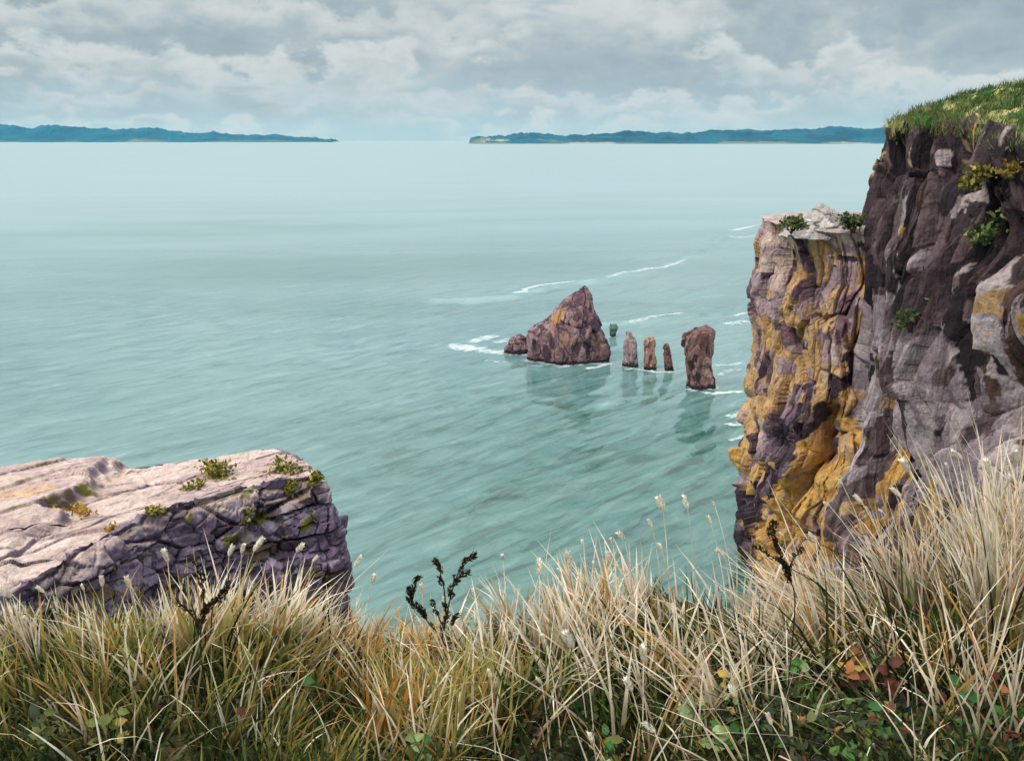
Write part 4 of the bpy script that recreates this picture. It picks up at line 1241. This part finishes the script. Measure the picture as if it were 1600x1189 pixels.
# ------------------------------------------------------------------ dark dock plants
def dock(name, branches, Y, label, k=1.0):
    """branches: lists of pixels from the root upwards"""
    p0 = at_y(*branches[0][0], Y)
    foot = p0.copy(); foot[2] = float(ground_h(p0[0], Y)) - .03
    root = empty(name, foot)
    dk = lambda n: palette_pick(rng.random(n), [(1, SR(46, 38, 26)), (.8, SR(64, 50, 32)), (.5, SR(30, 32, 22)), (.25, SR(92, 66, 42))])
    for bi, br in enumerate(branches):
        pts = np.array([at_y(x, y, Y + .02 * bi) for x, y in br])
        if bi == 0: pts = np.concatenate([[foot], pts])
        c = catmull(pts, 24, closed=False)
        V, F = tube_data(c, .0030 * k + .0004, .0014, 5)
        mesh_obj('stem', V, F, M_LEAF, root, np.tile(SR(58, 46, 30), (len(V), 1)))
        L_ = np.linalg.norm(np.diff(c, axis=0), axis=1).sum()
        n = max(3, int(L_ / (.034 * k)))
        st = .42 if bi == 0 else .15
        for t in np.linspace(st, 1, n):
            if random.random() < .12: continue
            q = min(22, int(t * 23)); p = c[q]; ax = c[q + 1] - c[max(0, q - 1)]; ax = ax / np.linalg.norm(ax)
            ax = ax + rng.normal(0, .3, 3)
            s = random.uniform(.026, .040) * k
            V, F, col = spike(p + rng.normal(0, .004, 3), ax, s, s * .32, 34, dk, s * .42)
            mesh_obj('seed_cluster', V, F, M_LEAF, root, col, smooth=False)
    tag(root, label, 'plant')
dock('dock_plant', [[(700, 1040), (692, 1000), (672, 976), (658, 955), (642, 938), (646, 920), (654, 900)], [(690, 1000), (700, 950), (706, 925), (714, 900), (724, 884), (742, 868)],
                    [(697, 960), (694, 920), (690, 905), (686, 880)], [(694, 985), (684, 960), (676, 942)], [(704, 972), (716, 958)], [(712, 905), (724, 898)]], 2.9,
     'dark branching dock plant against the sea in the middle')
dock('dock_plant', [[(316, 1040), (314, 985), (318, 960), (334, 940), (348, 928), (358, 912)], [(314, 985), (300, 962), (288, 950), (278, 940)], [(318, 962), (318, 930), (314, 905), (304, 878)], [(314, 905), (298, 895), (288, 900)]], 2.55,
     'dark dock plant among pale grass in front of the purple rock', .8)
dock('dock_plant', [[(1242, 950), (1234, 905), (1224, 880), (1212, 845), (1206, 814)], [(1226, 884), (1204, 868), (1178, 854)], [(1232, 905), (1236, 880), (1250, 862)]], 2.6,
     'dark dock plant in front of the yellow foot of the cliff', .72)

# ------------------------------------------------------------------ leafy sprigs low in the grass
def leaf_mesh(p, d, up, L_, W_, col, lobes=True):
    d = d / np.linalg.norm(d); w = np.cross(d, up); w /= np.linalg.norm(w) + 1e-9; nn = np.cross(w, d)
    prof = [(0, .02), (.12, .5), (.3, .95), (.45, .8), (.6, .88), (.8, .5), (1, .02)] if lobes else [(0, .02), (.2, .7), (.45, 1), (.7, .75), (1, .02)]
    V, F = [], []
    for t, k in prof:
        cpt = p + d * t * L_ - nn * (t * t * .25 * L_)
        V += [cpt - w * W_ * k * .5 + nn * W_ * .12 * k, cpt, cpt + w * W_ * k * .5 + nn * W_ * .12 * k]
    for i in range(len(prof) - 1):
        a = i * 3
        F += [(a, a + 1, a + 4, a + 3), (a + 1, a + 2, a + 5, a + 4)]
    c = np.tile(col, (len(V), 1)); c[1::3] *= 1.15
    return np.array(V), np.array(F), c

PGREEN, BGREEN, ORNG, RED, YEL, OLV = SR(132, 146, 98), SR(52, 98, 44), SR(146, 96, 54), SR(88, 42, 34), SR(168, 140, 70), SR(102, 106, 52)
SPRIGS = [
    (1340, 1022, 1.95, [ORNG, ORNG, YEL], 5, 'orange leaved sprig in the dark grass, lower right'),
    (1308, 1012, 2.0, [PGREEN, YEL], 4, 'pale yellow green sprig just left of the orange one'),
    (1252, 1042, 1.9, [PGREEN, BGREEN, BGREEN], 5, 'two toned sprig of pale and bright green leaves'),
    (1132, 1064, 1.85, [YEL, PGREEN], 4, 'yellowing sprig with two light leaves above the green clump'),
    (1084, 1088, 1.8, [PGREEN, PGREEN, BGREEN], 7, 'broad pale green leaf clump beside the centre of the grass'),
    (1130, 1140, 1.7, [PGREEN, BGREEN], 6, 'pale green leaf clump at the bottom edge'),
    (1205, 992, 2.1, [PGREEN, OLV], 5, 'dusty green sprig under the leaning straw'),
    (1335, 1050, 1.9, [RED, RED, ORNG], 5, 'deep red leaves below the orange sprig'),
    (1400, 1040, 2.0, [RED, RED], 4, 'small red leaved sprig right of the orange one'),
    (1548, 1062, 1.95, [RED, ORNG, RED], 7, 'tall russet red plant near the right edge'),
    (1380, 1108, 1.8, [BGREEN, OLV], 5, 'bright green sprig beneath the red leaves'),
    (1582, 1098, 1.85, [BGREEN, BGREEN], 5, 'bright green leaves in the corner by the russet plant'),
    (1502, 1066, 1.95, [BGREEN, OLV], 4, 'small green sprig just left of the russet plant'),
    (1545, 1002, 2.1, [YEL, OLV], 4, 'yellow olive leaves above the russet plant'),
    (172, 1108, 1.75, [OLV, OLV, YEL], 7, 'olive leaf clump low in the left grass'),
    (60, 1120, 1.75, [OLV, SR(50, 62, 34)], 6, 'dark green leafy plant in the far left corner'),
    (655, 1150, 1.7, [PGREEN, PGREEN, BGREEN], 7, 'pale green leaves at the bottom, right of the ochre fan'),
    (700, 1092, 1.8, [PGREEN, OLV], 3, 'single pale leaves on a stalk left of centre'),
    (480, 1062, 1.9, [BGREEN, OLV], 3, 'lone green sprig left of the ochre fan'),
    (358, 1105, 1.8, [RED, ORNG], 3, 'little russet leaves in the left grass'),
    (945, 1150, 1.7, [BGREEN, BGREEN, OLV], 5, 'green leaf tuft at the bottom centre'),
]
for px, py, Y, cols, nl, label in SPRIGS:
    Y = stand(px, py, random.uniform(.14, .2))
    top = at_y(px, py, Y)
    gz = float(ground_h(top[0], Y))
    foot = np.array([top[0] + random.uniform(-.03, .03), Y + .02, min(gz, top[2] - .04) - .02])
    root = empty('leafy_sprig', foot)
    mid = (foot + top) / 2 + np.array([random.uniform(-.02, .02), 0, 0])
    V, F = tube_data(catmull(np.array([foot, mid, top]), 10, closed=False), .0028, .0016, 5)
    mesh_obj('stem', V, F, M_LEAF, root, np.tile(SR(74, 70, 38), (len(V), 1)))
    for k in range(nl * 2 if nl > 3 else 3):
        a = k * 2.4 + random.random()
        d = np.array([math.cos(a), .55 * math.sin(a) - .2, random.uniform(-.3, .8)])
        p = top + (foot - top) * random.uniform(0, .55) + np.array([random.uniform(-.03, .03), random.uniform(-.02, .02), random.uniform(-.02, .02)])
        s = random.uniform(.030, .050)
        V, F, c = leaf_mesh(p, d, np.array([0, -.75, .7]), s, s * .72, cols[k % len(cols)] * random.uniform(.85, 1.1), lobes=(nl > 4))
        mesh_obj('leaf', V, F, M_LEAF, root, c)
    tag(root, label, 'plant', 'leafy sprigs low in the grass')

# ------------------------------------------------------------------ haze
def build_haze():
    m, nt, N, L = new_mat('sea_air')
    out = N.new('ShaderNodeOutputMaterial'); v = N.new('ShaderNodeVolumePrincipled')
    v.inputs['Color'].default_value = (.05, .58, 1.0, 1)
    v.inputs['Density'].default_value = 2.6e-5
    v.inputs['Absorption Color'].default_value = (1, 1, 1, 1)
    v.inputs['Anisotropy'].default_value = .0
    L.new(v.outputs[0], out.inputs['Volume'])
    x, y0, y1, z0, z1 = 26000, -9500, 26500, -4, 420
    V = [(-x, y0, z0), (x, y0, z0), (x, y1, z0), (-x, y1, z0), (-x, y0, z1), (x, y0, z1), (x, y1, z1), (-x, y1, z1)]
    F = [(3, 2, 1, 0), (4, 5, 6, 7), (0, 1, 5, 4), (1, 2, 6, 5), (2, 3, 7, 6), (3, 0, 4, 7)]
    tag(mesh_obj('haze', V, F, m, smooth=False), kind='stuff')
build_haze()

# ------------------------------------------------------------------ world: overcast sky with cloud
SUN_EL, SUN_AZ = math.radians(48), math.radians(-125)      # azimuth from +Y towards +X
sd = Vector((math.sin(SUN_AZ) * math.cos(SUN_EL), math.cos(SUN_AZ) * math.cos(SUN_EL), math.sin(SUN_EL)))

def build_world():
    w = bpy.data.worlds.new('World'); scene.world = w; w.use_nodes = True
    nt = w.node_tree; N, L = nt.nodes, nt.links
    for n in list(N): N.remove(n)
    out = N.new('ShaderNodeOutputWorld')
    sky = N.new('ShaderNodeTexSky'); sky.sky_type = 'NISHITA'; sky.sun_disc = False
    sky.sun_elevation = SUN_EL; sky.sun_rotation = SUN_AZ
    bs = N.new('ShaderNodeBackground'); bs.inputs['Strength'].default_value = .06
    L.new(sky.outputs[0], bs.inputs['Color'])
    tc = N.new('ShaderNodeTexCoord')
    sep = N.new('ShaderNodeSeparateXYZ'); L.new(tc.outputs['Generated'], sep.inputs[0])
    def mp(sc, loc=(0, 0, 0)):
        m = N.new('ShaderNodeMapping'); m.inputs['Scale'].default_value = sc; m.inputs['Location'].default_value = loc
        L.new(tc.outputs['Generated'], m.inputs['Vector']); return m
    def nz(m, det, rough, dist=0.):
        n = N.new('ShaderNodeTexNoise'); n.inputs['Scale'].default_value = 1; n.inputs['Detail'].default_value = det
        n.inputs['Roughness'].default_value = rough; n.inputs['Distortion'].default_value = dist
        L.new(m.outputs[0], n.inputs['Vector']); return n
    def math_(op, a, b=None, c=None):
        m = N.new('ShaderNodeMath'); m.operation = op
        for i, v in enumerate((a, b, c)):
            if v is None: continue
            if isinstance(v, (int, float)): m.inputs[i].default_value = v
            else: L.new(v, m.inputs[i])
        return m.outputs[0]
    # banks of cumulus seen edge on: every bank is a lumpy upper edge, bright along its head and greyer below it
    wob = nz(mp((16, 16, 26), (2.2, 7.7, 1.1)), 6, .62)
    puf = N.new('ShaderNodeTexVoronoi'); puf.feature = 'F1'; puf.inputs['Scale'].default_value = 1.0
    m_ = mp((21, 21, 36), (4.1, 2.2, 6.3))
    ad = N.new('ShaderNodeVectorMath'); ad.operation = 'MULTIPLY_ADD'; ad.inputs[1].default_value = (.9, .9, .9)
    L.new(wob.outputs['Color'], ad.inputs[0]); L.new(m_.outputs[0], ad.inputs[2]); L.new(ad.outputs[0], puf.inputs['Vector'])
    lump = math_('MULTIPLY_ADD', puf.outputs['Distance'], -.024, math_('MULTIPLY', math_('SUBTRACT', wob.outputs['Fac'], .40), .11))
    big = nz(mp((3.2, 3.2, 14), (7.1, 4.0, 2.2)), 4, .5, .3)
    fine = nz(mp((30, 30, 62), (3.1, 1.0, 5.2)), 5, .6)
    t = None
    for k, (lvl, depth, sc, off) in enumerate([(.030, .030, 5.0, 1.3), (.062, .036, 4.0, 4.4), (.098, .042, 3.4, 8.8), (.140, .05, 3.0, 2.6), (.20, .08, 2.4, 6.1), (.32, .14, 2.0, 3.9), (.52, .25, 1.6, 9.7)]):
        roll = nz(mp((sc, sc, .6), (off, off * .7, k * 3.3)), 3, .55)
        hgt = math_('MULTIPLY_ADD', math_('SUBTRACT', roll.outputs['Fac'], .5), depth * 2.4, lvl)
        q = math_('ADD', hgt, lump)
        dz = math_('SUBTRACT', q, sep.outputs['Z'])           # how far below the head of this bank
        inside = N.new('ShaderNodeMapRange'); inside.interpolation_type = 'SMOOTHSTEP'
        inside.inputs['From Min'].default_value = 0; inside.inputs['From Max'].default_value = .008 + depth * .35
        L.new(dz, inside.inputs['Value'])
        shade = N.new('ShaderNodeMapRange'); shade.interpolation_type = 'SMOOTHSTEP'
        shade.inputs['From Min'].default_value = 0; shade.inputs['From Max'].default_value = depth * 1.15
        shade.inputs['To Min'].default_value = 1.02; shade.inputs['To Max'].default_value = .26
        L.new(dz, shade.inputs['Value'])
        pres = nz(mp((sc * 1.1, sc * 1.1, 7), (off * 1.7, off, k * 5.1)), 3, .5)
        pr = N.new('ShaderNodeMapRange'); pr.inputs['From Min'].default_value = .38; pr.inputs['From Max'].default_value = .52; pr.inputs['To Min'].default_value = .12
        L.new(pres.outputs['Fac'], pr.inputs['Value'])
        lay = (shade.outputs[0], math_('MULTIPLY', inside.outputs[0], pr.outputs[0]))
        if t is None: LAYERS = [lay]; t = 1
        else: LAYERS.append(lay)
    acc = None
    for sh, ins in reversed(LAYERS):                           # far (low) banks are overlaid last
        if acc is None: acc = sh; continue
        mxf = N.new('ShaderNodeMix'); L.new(ins, mxf.inputs['Factor']); L.new(acc, mxf.inputs[2]); L.new(sh, mxf.inputs[3])
        acc = mxf.outputs[0]
    t = math_('MULTIPLY_ADD', math_('SUBTRACT', fine.outputs['Fac'], .5), .55, acc)
    t = math_('MULTIPLY_ADD', math_('SUBTRACT', wob.outputs['Fac'], .5), .9, t)
    t = math_('MULTIPLY_ADD', math_('SUBTRACT', big.outputs['Fac'], .5), .7, t)
    a = wob.outputs['Fac']
    cr = N.new('ShaderNodeValToRGB'); e = cr.color_ramp.elements
    c = lambda r, g, b: (*lin(r, g, b), 1)
    e[0].position = .10; e[0].color = c(154, 169, 178)
    e[1].position = .95; e[1].color = c(208, 216, 217)
    x = e.new(.35); x.color = c(168, 182, 188)
    x = e.new(.55); x.color = c(188, 198, 200)
    x = e.new(.75); x.color = c(202, 210, 211)
    L.new(t, cr.inputs[0])
    # low band near the horizon is brighter and bluer
    hz = N.new('ShaderNodeMapRange'); hz.inputs['From Min'].default_value = .0; hz.inputs['From Max'].default_value = .072
    hz.inputs['To Min'].default_value = .62; hz.inputs['To Max'].default_value = 0
    L.new(math_('MULTIPLY_ADD', math_('SUBTRACT', a, .5), .10, sep.outputs['Z']), hz.inputs['Value'])
    m1 = N.new('ShaderNodeMix'); m1.data_type = 'RGBA'
    L.new(hz.outputs[0], m1.inputs['Factor']); L.new(cr.outputs[0], m1.inputs[6]); m1.inputs[7].default_value = c(186, 212, 221)
    # overcast: brighter towards the zenith
    zen = N.new('ShaderNodeMapRange'); zen.inputs['From Min'].default_value = .18; zen.inputs['From Max'].default_value = .9
    zen.inputs['To Min'].default_value = SKY; zen.inputs['To Max'].default_value = ZEN
    L.new(sep.outputs['Z'], zen.inputs['Value'])
    bc = N.new('ShaderNodeBackground'); L.new(m1.outputs[2], bc.inputs['Color']); L.new(zen.outputs[0], bc.inputs['Strength'])
    # gaps where the blue shows
    gap = nz(mp((5.5, 5.5, 24), (1.2, 9.4, 5.0)), 5, .55, .5)
    gr = N.new('ShaderNodeMapRange'); gr.inputs['From Min'].default_value = .60; gr.inputs['From Max'].default_value = .68
    gr.inputs['To Min'].default_value = 1.0; gr.inputs['To Max'].default_value = .55
    L.new(gap.outputs['Fac'], gr.inputs['Value'])
    mx = N.new('ShaderNodeMixShader'); L.new(gr.outputs[0], mx.inputs[0]); L.new(bs.outputs[0], mx.inputs[1]); L.new(bc.outputs[0], mx.inputs[2])
    L.new(mx.outputs[0], out.inputs['Surface'])
    w.cycles.sampling_method = 'MANUAL'; w.cycles.sample_map_resolution = 512
SKY, ZEN = .68, 2.0
build_world()

sun = bpy.data.lights.new('sun', 'SUN'); sun.energy = 1.5; sun.angle = math.radians(14); sun.color = (1, .95, .88)
so = bpy.data.objects.new('sun', sun); C.objects.link(so)
so.rotation_euler = sd.to_track_quat('Z', 'Y').to_euler()

# ------------------------------------------------------------------ camera
cam = bpy.data.cameras.new('camera'); co = bpy.data.objects.new('camera', cam); C.objects.link(co)
cam.sensor_width = 36; cam.lens = 36 * FPX / 1600; cam.clip_start = .05; cam.clip_end = 90000
co.location = (0, 0, H); co.rotation_euler = (math.radians(90) - PITCH, 0, 0)
scene.camera = co
vs = scene.view_settings
vs.view_transform = 'Standard'; vs.look = 'None'; vs.exposure = 0.6; vs.gamma = 1
cy = scene.cycles
cy.max_bounces = 6; cy.diffuse_bounces = 3; cy.glossy_bounces = 3; cy.transmission_bounces = 3; cy.transparent_max_bounces = 12; cy.volume_bounces = 0
